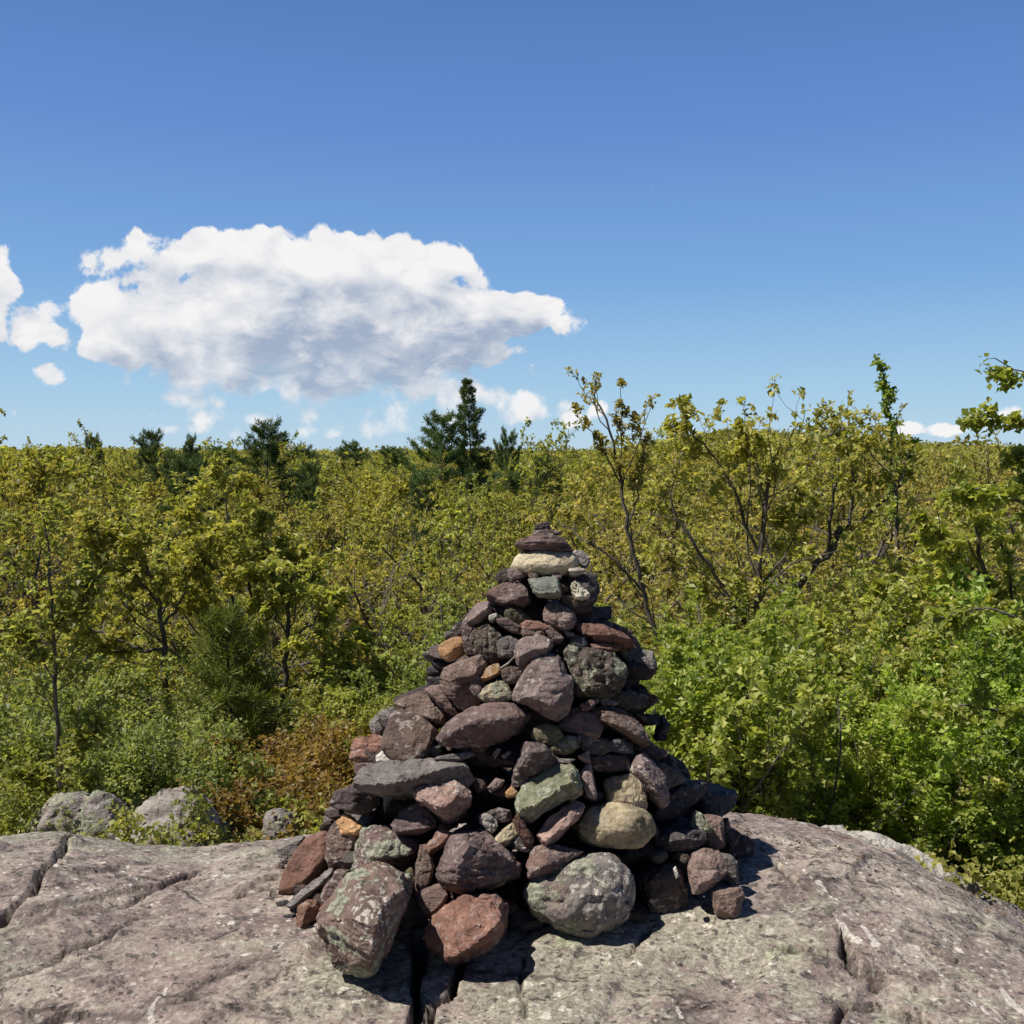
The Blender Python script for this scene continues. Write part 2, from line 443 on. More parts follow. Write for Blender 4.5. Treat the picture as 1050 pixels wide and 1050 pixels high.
# --- the cap
S('A', 'purpledk', 'tiny dark stone chip crowning the very top of the cairn', '708,78 725,45 760,33 795,30 803,50 798,60 740,66', 'stone_chip', lay=.8)
S('A', 'purple', 'small thin purple slate wedge directly under the topmost chip', '700,92 716,66 760,58 800,56 802,84 760,92', 'flat_stone', lay=.9, d=-.01)
S('A', 'purpledk', 'thin overhanging dark slate flake near the top of the cairn', '690,105 722,84 800,80 876,95 868,107 790,114 720,112', 'flat_stone', lay=1, t=.01)
S('A', 'purple', 'wide dark pointed slate cap lying on the cream granite stone', '586,156 620,138 680,126 740,102 800,106 880,132 940,195 928,212 800,205 690,196 620,182', 'flat_stone', r='640,172,.02 760,150,.03 880,176,.02', lay=1, T=.16, band=1)
S('A', 'cream', 'large cream granite stone under the slate cap', '553,302 572,245 618,210 700,200 780,193 860,195 945,200 1008,298 985,318 910,350 830,362 740,352 660,328 600,318', 'stone', k=7, r='640,270,.05 760,280,.06 880,290,.05', b=.25, T=.24, rough=.8, lay=0, sp=.5, band=0)
S('A', 'grey', 'pale speckled stone peeping out behind the cream granite stone', '945,212 1005,208 1046,250 1046,292 1025,314 990,300', 'stone', d=-.09, sp=1, v=1.5)
S('B', 'white', 'thin white flat chip beneath the cream granite stone', '322,318 370,312 415,318 418,328 370,334 326,334', 'stone_chip', b=.9, d=.03, lay=0, sp=0)
S('B', 'brown', 'small brown stone supporting the thin white flat chip', '318,335 412,335 424,352 390,372 330,372 312,355', 'stone', d=-.01)
S('B', 'dark', 'dark round stone with a bright white quartz face', '326,400 385,362 410,330 460,335 495,380 522,450 490,525 430,540 370,505 340,450', 'quartz_stone', k=12, T=.16, lay=0, a=.15)
S('A', 'mauve', 'small purplish grey block just under the pale end of the cream granite', '545,325 600,303 640,328 658,356 620,374 560,388 546,362', 'stone', b=.5)
S('A', 'purpledk', 'dark shaded stone tucked behind the small purplish grey block', '472,352 520,322 556,322 560,400 530,410 488,408 476,378', 'stone', d=-.05)
S('A', 'brown', 'small rounded brown pebble under the cream granite stone', '670,352 700,333 732,345 727,374 688,384', 'pebble', k=7, b=.4, lay=0)
S('A', 'mauve', 'tiny pinkish chip between cream granite and grey green block', '812,354 870,352 874,374 818,376', 'stone_chip', b=.5)
S('A', 'ggrey', 'grey green block with a flat sunlit top face', '678,390 740,376 836,370 872,450 866,492 800,500 735,498 700,460', 'stone', r='738,466,.06 862,452,.06', b=.1, T=.2, sp=.2, lay=.1, d=.01)
S('A', 'purple', 'jagged purple slab jutting out below the purplish grey block', '406,476 440,445 500,408 560,393 620,408 680,458 692,500 640,545 560,540 500,528 440,502', 'flat_stone', r='478,522,.03 560,512,.055 645,478,.05', b=.3, T=.22, lay=.6, band=.5, v=1.15)
S('A', 'mauve', 'pinkish mauve stone with a pale slanting edge on the outer slope', '268,638 310,580 360,530 420,520 442,542 428,590 370,645 300,672 274,662', 'stone', r='296,656,.02 368,604,.045 425,552,.03', a=-.3, b=.4, sp=.5)
S('A', 'dark', 'little dark chip sticking out past the mauve stone', '193,692 235,648 268,650 284,702 250,734 208,732', 'stone_chip', d=-.04)
S('A', 'white', 'tiny pale grey chip beside the small dark green stone', '428,606 475,590 482,610 452,638 428,630', 'stone_chip', lay=0, v=.7, b=.6)
S('A', 'olive', 'small dark green stone with one sunlit end in deep shadow', '528,580 555,548 600,553 642,590 692,622 680,660 600,668 543,632', 'stone', k=12, a=.25, b=.2, v=.7, d=-.03)
S('B', 'brown', 'reddish purple block standing out above the dark hollow', '163,602 185,523 240,526 300,555 366,590 370,650 310,687 230,672 168,636', 'stone', r='200,628,.02 330,640,.03', b=.55, k=18, v=1.1)
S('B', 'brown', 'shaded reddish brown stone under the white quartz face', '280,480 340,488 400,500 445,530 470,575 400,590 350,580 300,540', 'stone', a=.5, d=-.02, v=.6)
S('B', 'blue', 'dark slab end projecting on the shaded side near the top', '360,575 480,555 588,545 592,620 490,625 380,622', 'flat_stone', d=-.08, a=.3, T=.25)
S('A', 'red', 'bright red flat flake above a thin brown slab', '622,656 650,636 730,640 796,672 772,692 700,694 640,684', 'flat_stone', b=.75, lay=.6, v=.95)
S('A', 'brown', 'thin brown slab under the bright red flake', '626,694 640,676 700,688 772,690 764,724 640,734', 'flat_stone', b=.5, d=-.005)
S('A', 'brown', 'small brown slat slanting down beside the bright red flake', '762,690 800,656 888,746 862,774 820,764', 'stone_chip', b=.55, v=1.1)
S('A', 'purple', 'thin shaded purple slab left of the bright red flake', '470,625 540,618 552,640 632,680 627,722 570,714 500,672', 'flat_stone', b=.2, d=-.02, lay=.8)
S('A', 'purple', 'tall narrow purple stone beside the crumbly earthy rock', '255,668 338,668 350,760 332,842 284,844 266,780', 'stone', b=.25, a=-.1, d=-.03)
S('A', 'soil', 'crumbly dark earthy rock in the upper cairn', '325,690 430,655 510,720 505,760 480,885 395,914 322,850', 'stone', rough=2.0, b=.4, sp=.7, d=-.03, k=14, v=1.25)
S('A', 'grey', 'rounded grey brown stone beside the crumbly earthy rock', '478,760 540,733 612,758 603,850 560,866 498,870', 'stone', k=10, b=.35, d=-.03, v=.7)
S('A', 'orange', 'smooth tan orange cobble poking out of the outer slope', '113,792 160,753 230,736 267,745 268,802 212,874 160,888 118,862', 'cobble', k=8, a=-.45, b=.25, r='180,820,.04', lay=0, sp=.1, band=0)
S('A', 'grey', 'thin grey flake under the tan orange cobble', '22,836 110,808 150,828 110,846 40,850', 'stone_chip', b=.6, d=-.06, T=.08)
S('A', 'dark', 'dark greenish flake low on the outer slope under the orange cobble', '36,936 100,908 165,915 160,965 60,962', 'stone_chip', b=.5, d=-.08, T=.1)
S('A', 'dark', 'dark block in shade beneath the greenish flake', '45,990 150,985 160,1060 60,1050', 'stone', d=-.09)
S('C', 'brown', 'large brown stone with a tan crust on its rounded shoulder', '660,102 690,40 760,-8 850,-52 912,-52 942,0 920,60 930,200 900,248 800,272 740,242 700,192 668,142', 'stone', r='733,140,.04 768,75,.06 868,45,.07', b=.35, a=-.15, T=.24, d=.02, sp=.3)
S('C', 'purple', 'narrow upright purple shard beside the tan crusted stone', '854,60 875,18 912,100 920,192 870,198 850,150', 'stone_chip', d=.05, a=-.2)
S('A', 'orange', 'small orange brown brick shaped stone', '347,960 440,913 482,903 502,940 492,967 400,1012 378,1007', 'stone', r='392,1002,.03 488,958,.03', b=.5, lay=.2, v=.8)
S('A', 'brown', 'dull round brown stone right above the yellow lichen cobble', '502,942 560,918 612,928 640,970 605,1015 540,1024 508,992', 'cobble', k=8, v=.65, lay=0)
S('A', 'mauve', 'mid sized mauve stone with a pale sunlit top above the big purple block', '588,840 608,768 660,732 760,714 812,743 828,790 785,840 760,880 690,915 630,955 600,905', 'stone', r='616,868,.05 690,822,.07 806,802,.06', b=.25, T=.22, d=.02, sp=.5)
S('D', 'mauve', 'big angular purple block in the middle of the upper cairn', '268,217 310,130 360,40 410,-42 470,-86 540,-54 592,20 637,100 648,220 612,312 560,350 480,304 400,262 300,238', 'boulder', r='296,206,.05 430,205,.09 492,236,.10 596,128,.08', b=.32, a=-.05, T=.26, d=.05, sp=.5, v=.92)
S('D', 'cream', 'little yellowish lichen cobble under the orange brown stone', '68,190 120,128 180,103 232,118 267,175 272,212 220,234 130,240 78,218', 'cobble', k=9, rough=1.6, b=.4, li=.8, d=.02, v=.75)
S('D', 'purple', 'big long purple slab with thin white streaks on its end', '-218,472 -150,388 -60,308 60,255 180,228 290,234 362,260 407,300 400,352 300,434 180,504 60,534 -60,528 -150,512', 'flat_stone', r='-140,486,.03 -70,398,.08 50,350,.11 160,330,.11 385,312,.05', b=.3, T=.3, d=.06, k=20, lay=.5, band=.5, v=1.05)
S('D', 'pink', 'flat pinkish brown triangular stone with a faint pale cross line', '548,387 600,350 660,288 740,288 792,320 840,395 797,457 700,440 620,418', 'stone', b=.6, lay=0, sp=.1, k=34, rough=.6, v=.72)
S('D', 'purple', 'small purple chips of slate above the pinkish triangular stone', '688,250 740,233 800,202 812,225 742,287 695,288', 'stone_chip', b=.5)
S('D', 'grey', 'little grey chip on top of the long sloping slab', '815,225 838,193 880,222 922,246 900,258 828,254', 'stone_chip', b=.6)
S('E', 'brown', 'long brown slab sloping down the shaded side', '-27,286 10,260 70,282 130,296 150,276 240,340 327,427 352,502 300,502 180,412 60,352 0,337', 'flat_stone', r='0,300,.04 120,348,.06 300,452,.05', b=.4, a=.1, lay=.7, T=.24, d=.02, v=.85)
S('D', 'olive', 'round olive stone in the middle of the cairn', '378,462 400,408 450,373 520,376 572,410 594,450 540,494 480,504 420,492', 'cobble', k=8, b=.3, lay=0, li=.3, sp=.1, d=.02, v=1.2)
S('D', 'olive', 'second olive stone just below the round olive stone', '486,517 560,468 620,448 682,463 674,532 600,564 538,554', 'cobble', k=9, b=.3, lay=0, li=.35, d=.015, v=1.1)
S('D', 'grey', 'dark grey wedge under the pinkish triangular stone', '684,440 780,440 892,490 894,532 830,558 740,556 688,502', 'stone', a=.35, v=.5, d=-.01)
S('D', 'blue', 'bluish grey block beside the dark grey wedge', '876,480 960,466 1012,500 1014,542 970,556 888,536', 'stone', a=.3, b=.2, v=1.3)
S('D', 'purpledk', 'dark pyramid shaped purple stone with one lit edge', '345,500 370,481 440,493 482,525 492,560 552,590 524,652 430,694 350,724 300,774 272,757 272,700 318,600', 'stone', r='352,580,.06 400,535,.08 478,535,.07', b=.2, a=.05, T=.24, d=.02, v=1.25)
S('D', 'green', 'green lichened slab with a bright flat top', '286,902 303,830 348,738 420,698 520,656 560,616 632,622 684,690 694,762 600,834 480,904 370,974 300,934', 'flat_stone', r='300,900,.05 400,864,.08 615,722,.08 680,704,.06', b=.35, a=.05, T=.25, d=.05, li=.75, lay=.1, band=0, k=90)
S('D', 'mauve', 'pale purple upright splinter beside the green lichened slab', '686,692 720,640 750,603 772,720 793,800 788,834 744,838', 'stone_chip', b=.4, a=-.1, v=1.3, d=.03, lay=0)
S('D', 'pink', 'thin pale pink chip balanced above the upright splinter', '676,572 742,538 750,604 722,600', 'stone_chip', b=.7, d=.03, v=1.3)
S('D', 'grey', 'flat grey chip above the green lichened slab', '548,586 660,590 622,612 558,610', 'stone_chip', b=.6, d=.03)
S('D', 'purpledk', 'wide dark stone in shade above the square tan stone', '745,570 850,558 1002,590 1004,652 850,664 750,642', 'flat_stone', a=.3, T=.25, d=-.02)
S('D', 'bright', 'pinkish tan elongated stone leaning below the green slab', '422,1052 480,973 560,903 640,848 702,858 716,892 645,985 560,1070 478,1118 456,1098', 'stone', r='475,1095,.05 590,1010,.07 690,905,.05', b=.45, T=.2, d=.05, lay=.2, sp=.2, v=1.25)
S('D', 'tan', 'thin tan sliver under the green lichened slab', '596,842 640,800 702,773 704,802 650,842', 'stone_chip', b=.4, d=.03)
S('D', 'orange', 'tiny orange stone beside the green lichened slab', '226,802 265,758 302,790 292,818 240,824', 'stone_chip', b=.5, d=.02)
S('D', 'mauve', 'small mauve chip in the dark gap left of the green slab', '118,767 170,708 222,720 202,757 140,788', 'stone_chip', b=.5, v=1.1)
S('D', 'mauve', 'little pale chip under the long streaked purple slab', '148,560 180,523 202,530 167,588', 'stone_chip', b=.4, v=1.3)
S('D', 'grey', 'thin grey chip in shadow under the long streaked purple slab', '203,570 250,538 262,545 227,580', 'stone_chip', b=.6, v=1.2)
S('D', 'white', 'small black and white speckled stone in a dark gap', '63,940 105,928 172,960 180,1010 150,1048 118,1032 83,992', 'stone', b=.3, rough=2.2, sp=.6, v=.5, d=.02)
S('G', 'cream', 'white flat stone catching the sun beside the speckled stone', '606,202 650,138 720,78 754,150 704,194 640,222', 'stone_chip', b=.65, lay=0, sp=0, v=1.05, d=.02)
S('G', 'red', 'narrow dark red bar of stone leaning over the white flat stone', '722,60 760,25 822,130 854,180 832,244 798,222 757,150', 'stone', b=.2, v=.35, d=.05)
S('G', 'conglom', 'dark speckled stone behind the dark red bar', '716,190 760,156 834,240 824,264 740,244', 'stone', d=.01, v=.7, sp=.8)
S('D', 'purpledk', 'thin dark purple slab in shadow above the speckled stone', '105,925 190,890 268,912 264,974 175,984', 'flat_stone', b=.3, d=.01, T=.2)
S('E', 'tan', 'square tan stone behind the rounded tan boulder', '62,716 150,702 232,672 292,718 328,800 340,905 250,940 100,910 76,800', 'stone', r='100,870,.03 280,860,.03', b=.35, T=.25, lay=0, k=16, sp=.4, li=.2, band=0, d=.03)
S('H', 'tan', 'rounded tan boulder resting on the round grey boulder', '422,102 443,40 488,0 560,-42 640,-40 760,-36 842,-12 902,40 938,150 902,232 830,250 740,238 660,224 560,208 500,224 452,192', 'boulder', k=9, r='560,110,.06 720,90,.08', b=.3, a=-.02, T=.28, lay=0, sp=.4, li=.15, band=0, d=.07)
S('E', 'mauve', 'upright purple stone with a pale pointed top beside the tan stones', '222,662 240,598 280,547 332,580 392,640 433,700 453,800 474,862 420,894 388,822 328,742 266,690', 'stone', r='300,650,.05 400,800,.05', b=.3, a=.15, sp=1, d=.06, v=1.0)
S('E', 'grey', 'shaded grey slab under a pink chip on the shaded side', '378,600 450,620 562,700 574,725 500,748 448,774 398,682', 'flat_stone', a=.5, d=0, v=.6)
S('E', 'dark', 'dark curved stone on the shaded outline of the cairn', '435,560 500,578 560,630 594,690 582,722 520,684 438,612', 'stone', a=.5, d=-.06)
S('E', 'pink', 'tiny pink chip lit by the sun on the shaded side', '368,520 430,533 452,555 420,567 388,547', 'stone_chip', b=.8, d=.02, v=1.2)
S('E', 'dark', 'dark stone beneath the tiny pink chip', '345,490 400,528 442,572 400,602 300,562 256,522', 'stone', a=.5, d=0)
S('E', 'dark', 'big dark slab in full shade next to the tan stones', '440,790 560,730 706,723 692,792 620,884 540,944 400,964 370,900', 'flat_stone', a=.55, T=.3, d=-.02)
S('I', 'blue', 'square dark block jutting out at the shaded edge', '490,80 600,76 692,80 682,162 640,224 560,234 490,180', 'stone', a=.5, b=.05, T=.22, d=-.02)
S('I', 'brown', 'orange brown upright stone beside a crust of pale lichen', '448,235 520,213 602,223 608,320 628,412 590,424 508,413 493,320', 'stone', b=.3, a=-.1, v=1.35, d=.03, lay=.2)
S('I', 'green', 'knobbly pale lichen covered chip on the orange brown upright stone', '416,252 440,196 470,198 502,280 550,300 532,330 428,304', 'stone_chip', b=.4, rough=2.0, li=1, d=.06, v=1.5)
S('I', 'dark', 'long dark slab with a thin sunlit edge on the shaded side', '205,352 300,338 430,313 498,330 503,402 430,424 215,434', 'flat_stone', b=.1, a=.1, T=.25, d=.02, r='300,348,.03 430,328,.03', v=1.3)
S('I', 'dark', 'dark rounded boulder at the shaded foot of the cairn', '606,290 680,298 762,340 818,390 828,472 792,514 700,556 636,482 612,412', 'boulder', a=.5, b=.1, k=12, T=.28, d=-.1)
S('I', 'pink', 'jagged pinkish stone overhanging the shaded foot of the cairn', '406,542 438,460 510,423 582,438 644,550 602,622 540,638 480,694 428,702 412,640', 'stone', r='450,640,.04 570,600,.04', b=.35, d=.14, sp=.5, v=.82)
S('I', 'grey', 'grey pointed shard beside the jagged pinkish stone', '586,455 660,463 697,510 692,590 707,648 658,584 618,517', 'stone_chip', b=.3, a=.1, d=.13, v=.8)
S('I', 'brown', 'brown block on the bedrock below the jagged pinkish stone', '553,695 600,683 640,698 722,668 738,720 702,792 692,867 620,848 562,822', 'stone', b=.25, d=.02, g=True, sp=.6, v=1.2)
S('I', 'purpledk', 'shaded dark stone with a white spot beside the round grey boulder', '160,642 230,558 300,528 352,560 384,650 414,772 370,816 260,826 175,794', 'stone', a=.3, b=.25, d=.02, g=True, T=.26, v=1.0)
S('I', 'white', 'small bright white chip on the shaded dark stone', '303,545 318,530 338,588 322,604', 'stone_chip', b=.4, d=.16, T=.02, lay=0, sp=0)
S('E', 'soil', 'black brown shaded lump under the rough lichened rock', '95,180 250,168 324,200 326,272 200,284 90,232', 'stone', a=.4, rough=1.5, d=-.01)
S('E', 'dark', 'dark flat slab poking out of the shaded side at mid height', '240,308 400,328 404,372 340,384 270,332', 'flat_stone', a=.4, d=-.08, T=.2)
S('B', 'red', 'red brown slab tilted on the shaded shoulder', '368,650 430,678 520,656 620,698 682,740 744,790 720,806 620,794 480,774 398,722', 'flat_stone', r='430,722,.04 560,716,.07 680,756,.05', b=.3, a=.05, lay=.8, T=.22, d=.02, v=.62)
S('B', 'purpledk', 'thin dark slab lying behind the red brown slab', '380,622 480,622 602,652 684,690 692,732 640,717 520,662 440,682', 'flat_stone', a=.2, d=-.05, lay=.6)
S('B', 'brown', 'dark brown end stone outside the red brown slab', '676,730 732,740 773,822 730,828 638,792', 'stone', a=.35, d=-.05, v=.8)
S('B', 'red', 'very thin red slate between the red slab and the lichened rock', '450,786 520,773 622,793 634,812 560,818 468,808', 'flat_stone', b=.7, d=.03, v=.8)
S('B', 'soil', 'big rough brown rock with a pale lichen splash', '306,802 400,808 470,798 602,828 684,900 704,962 664,1054 600,1094 400,1094 336,1002 324,880', 'boulder', k=10, rough=1.7, b=.4, a=.1, T=.28, li=.55, sp=.5, d=.03, v=1.25)
S('B', 'grey', 'flat slab crusted with white grey lichen at the shaded edge', '626,822 740,808 834,830 860,900 860,934 760,926 676,892', 'flat_stone', r='690,896,.04 840,905,.04', b=.35, li=.9, lay=.6, d=-.04, T=.2)
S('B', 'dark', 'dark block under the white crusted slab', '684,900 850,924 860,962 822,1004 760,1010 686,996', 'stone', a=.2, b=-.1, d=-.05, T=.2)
S('B', 'grey', 'thin grey chip below the reddish purple block', '286,698 350,713 352,727 308,724', 'stone_chip', b=.6, v=1.1)
S('B', 'purpledk', 'shaded dark wedge between reddish purple block and red brown slab', '362,640 442,690 422,724 366,694', 'stone', d=-.01)
S('B', 'blue', 'shaded blue grey stone above the rough lichened rock', '332,730 420,738 446,800 400,822 336,796', 'stone', d=-.02, a=.2)
# --- the sunny flank
S('C', 'brown', 'big flat square brown block facing the sun', '303,522 368,298 430,286 560,318 643,390 602,502 572,598 440,612 378,594', 'boulder', b=.6, a=-.12, t=.02, bev=.9, T=.16, k=40, rough=.55, lay=0, sp=.5, d=.05, band=.1, v=.78)
S('C', 'brown', 'purple brown slab leaning above the big flat square block', '388,246 440,213 510,168 582,173 644,250 704,332 692,374 640,362 560,320 480,318 428,287', 'flat_stone', r='440,290,.02 640,350,.04', b=.5, d=.03, lay=.5, sp=.5)
S('C', 'pink', 'pinkish brown leaning slate behind the leaning slab', '572,165 620,138 682,138 733,210 768,302 740,308 690,282 638,222', 'flat_stone', b=.45, d=0, v=.75)
S('C', 'grey', 'rough grey stone at the outline above the pink red stone', '233,370 275,348 310,288 390,266 402,300 360,322 332,402 300,444 258,434', 'stone', b=.35, a=-.1, li=.4, d=-.03, rough=1.4)
S('C', 'red', 'pink red stone on the sunny outline of the cairn', '108,542 145,463 250,436 324,452 306,542 230,607 170,602 118,592', 'stone', r='180,590,.02', b=.5, a=-.15, d=.01, v=1.2, rough=1.2)
S('C', 'white', 'small white stone wedged beside the pink red stone', '273,572 310,543 352,558 398,602 330,608 278,608', 'stone_chip', b=.6, d=.05, lay=0, sp=0)
S('C', 'grey', 'long grey purple slab with a crack across it', '138,742 188,690 200,648 300,618 440,602 560,592 680,587 832,602 884,640 918,692 892,742 800,744 720,694 600,744 480,804 330,798 218,778', 'flat_stone', r='200,752,.04 330,742,.07 480,722,.08 700,674,.08 845,640,.06', b=.45, T=.26, d=.06, lay=.9, k=90, rough=1.1, band=.6, v=.95)
S('C', 'purple', 'small purple stone below the pink red stone', '133,640 150,613 230,613 300,613 240,660 190,692 148,682', 'stone', b=.4, d=.0)
S('C', 'bright', 'rough pale pink stone with white spots', '512,792 560,758 640,742 760,707 804,745 858,792 842,862 772,934 700,950 648,914 588,882 538,842', 'stone', r='610,872,.05 700,888,.07 810,790,.06', b=.5, T=.22, d=.08, rough=1.3, sp=.8)
S('C', 'grey', 'thin long grey slate lying behind the cracked slab', '626,590 670,568 870,543 884,560 800,592 690,594', 'flat_stone', b=.6, d=.03, v=.8)
S('C', 'purpledk', 'faceted dark purple block under the end of the cracked slab', '-14,872 18,790 140,746 294,783 284,852 204,946 130,934 76,892', 'stone', r='100,800,.05 90,885,.05', b=.3, a=.05, d=.03, T=.25, v=1.35)
S('C', 'grey', 'upright pale grey splinter in the dark gap under the cracked slab', '318,800 388,803 343,852 325,918', 'stone_chip', b=.3, d=.04)
S('C', 'purple', 'five sided purple grey stone below the rough pale pink stone', '362,992 420,918 530,862 572,888 644,985 560,1034 480,1044 398,1044', 'stone', b=.5, d=.06, sp=.6, v=1.1, r='420,1030,.02 560,1020,.03')
S('F', 'orange', 'sunlit tan stone top at the outer corner of the lower cairn', '422,62 470,18 522,60 580,110 548,158 450,148', 'stone', b=.6, a=-.2, v=1.25, lay=0, d=.02)
S('F', 'brown', 'upright brown block below the sunlit tan stone', '356,332 363,150 400,80 450,60 530,110 548,170 524,262 502,364 420,364 368,358', 'stone', b=.3, a=-.2, d=.01, li=.3, sp=.6, v=1.15)
S('F', 'red', 'large smooth reddish plate leaning on the outer edge of the cairn', '52,522 78,440 128,290 198,200 298,128 368,108 363,272 292,374 202,474 110,534 48,548', 'flat_stone', b=.55, a=-.35, t=.015, bev=.93, T=.09, k=34, rough=.6, lay=.4, sp=.1, d=.0, v=.78)
S('F', 'grey', 'grey lichened slab hidden behind the large reddish plate', '48,240 110,203 222,163 200,260 132,330 88,334', 'stone', d=-.05, b=.4, li=.4)
S('F', 'brown', 'small crumbly stone by the lower end of the grey lichened slab', '42,370 68,326 100,338 74,388', 'stone_chip', d=-.06)
S('F', 'purple', 'knobbly purple slab with a green lichen cushion', '506,372 518,260 538,170 600,102 720,97 792,118 852,148 913,188 924,242 872,294 760,324 640,314 588,350', 'flat_stone', r='560,340,.03 700,300,.06 850,280,.06', b=.45, T=.25, d=.06, li=.85, sp=.9, rough=1.4, v=1.15)
S('F', 'grey', 'long narrow grey slate sloping under the reddish plate', '103,602 128,558 240,468 330,398 404,366 354,462 240,544 170,602 115,614', 'flat_stone', r='150,590,.02 300,470,.03', b=.4, lay=1, d=.04, band=.8)
S('F', 'purple', 'purple stone between the narrow grey slate and the largest boulder', '318,562 348,468 420,368 494,378 454,452 402,532 328,604', 'stone', b=.4, d=.02, lay=.6, sp=.6)
S('F', 'dark', 'flat dark flake on the bedrock below the narrow grey slate', '45,572 110,558 172,600 100,614 58,604', 'stone_chip', b=.5, d=0, g=True)
S('F', 'dark', 'thin dark flake lying lowest at the outer edge on the bedrock', '96,652 170,640 135,684 100,680', 'stone_chip', b=.5, d=.02, g=True)
S('F', 'red', 'small red brown cube shaped stone on the bedrock', '172,692 188,590 220,562 292,567 313,600 293,672 240,720 188,738', 'stone', r='205,720,.04 236,600,.05', b=.3, a=.05, g=True, lay=0, v=.85)
S('F', 'red', 'bright red splinter on the flank of the largest boulder', '308,622 360,558 452,492 468,562 400,604 338,644', 'stone_chip', b=.5, d=.10, v=1.1)
S('F', 'brown', 'largest boulder of the cairn, purple with a green lichened foot', '266,692 318,640 450,566 446,460 498,393 560,347 700,338 784,358 834,470 845,540 768,660 745,880 652,1020 600,1045 480,1016 388,964 356,852 296,762', 'boulder', r='480,560,.03 500,880,.12 628,900,.17 655,650,.20 700,580,.18 820,490,.10', b=.34, a=-.04, T=.32, g=True, d=.04, sp=.9, li=.72, k=90, rough=1.2, v=1.05)
S('F', 'green', 'lichen spotted brown stone in the lee of the largest boulder', '740,742 800,640 828,538 872,528 924,640 904,702 842,794 765,824', 'stone', b=.3, a=.1, li=.4, d=.02, v=.6)
S('F', 'olive', 'dark olive splinter squeezed behind the largest boulder', '840,372 880,358 914,420 892,494 848,432', 'stone_chip', b=.3, d=.03)
S('G', 'brown', 'upright flat purple brown plate standing on edge', '120,492 126,360 158,208 188,213 213,300 238,352 202,474 130,504', 'flat_stone', b=.3, a=-.1, t=.01, bev=.9, T=.08, d=.05, lay=.3, v=.95)
S('G', 'red', 'light red angular chip beside the layered block', '187,232 270,127 364,143 332,197 210,264', 'stone_chip', b=.6, d=.04, v=1.05)
S('G', 'purple', 'big dark layered block overhanging the red boulder', '244,402 286,290 346,190 368,138 450,122 522,112 574,170 652,240 742,310 790,362 784,424 700,454 580,464 500,536 440,524 330,494 286,474 256,442', 'boulder', r='445,150,.10 410,300,.15 385,470,.13 500,500,.10', b=.25, a=.02, T=.3, d=.10, lay=.8, band=.9, k=90, v=1.05)
S('G', 'pink', 'smooth brown pink wedge pointing down beside the red boulder', '124,515 270,458 323,510 293,592 200,669 172,655 136,570', 'stone', b=.5, a=-.1, t=.015, bev=.88, d=.08, lay=0, rough=.6, v=.72, sp=.1)
S('G', 'red', 'red boulder in front with a jagged shadow across it', '170,792 198,730 238,648 340,575 450,515 600,515 694,600 696,742 622,834 520,894 420,944 340,974 288,944 236,872 186,832', 'boulder', r='312,940,.08 262,790,.06 432,846,.14 560,750,.15 660,690,.10', b=.45, a=-.02, T=.3, g=True, d=.05, lay=.3, rough=1.2, v=1.0, sp=.3)
S('H', 'conglom', 'round grey boulder with lichen and white pebbles at the front', '58,545 88,440 180,385 330,372 420,298 510,248 630,236 744,278 816,370 876,470 890,560 854,662 762,754 650,804 540,814 398,800 326,744 196,684 112,632', 'boulder', k=7, r='440,560,.10 640,520,.12', b=.5, T=.3, g=True, d=.03, lay=0, sp=1.8, li=.66, rough=1.3, band=0, v=1.25)
S('H', 'purple', 'flat purple stone with a lime green lichen spot on the round boulder', '116,392 148,320 163,233 232,212 273,260 380,248 474,266 402,324 290,374 200,409 138,416', 'flat_stone', r='150,390,.03 260,330,.05', b=.5, T=.14, d=.07, lay=.8, li=.35, v=1.1)

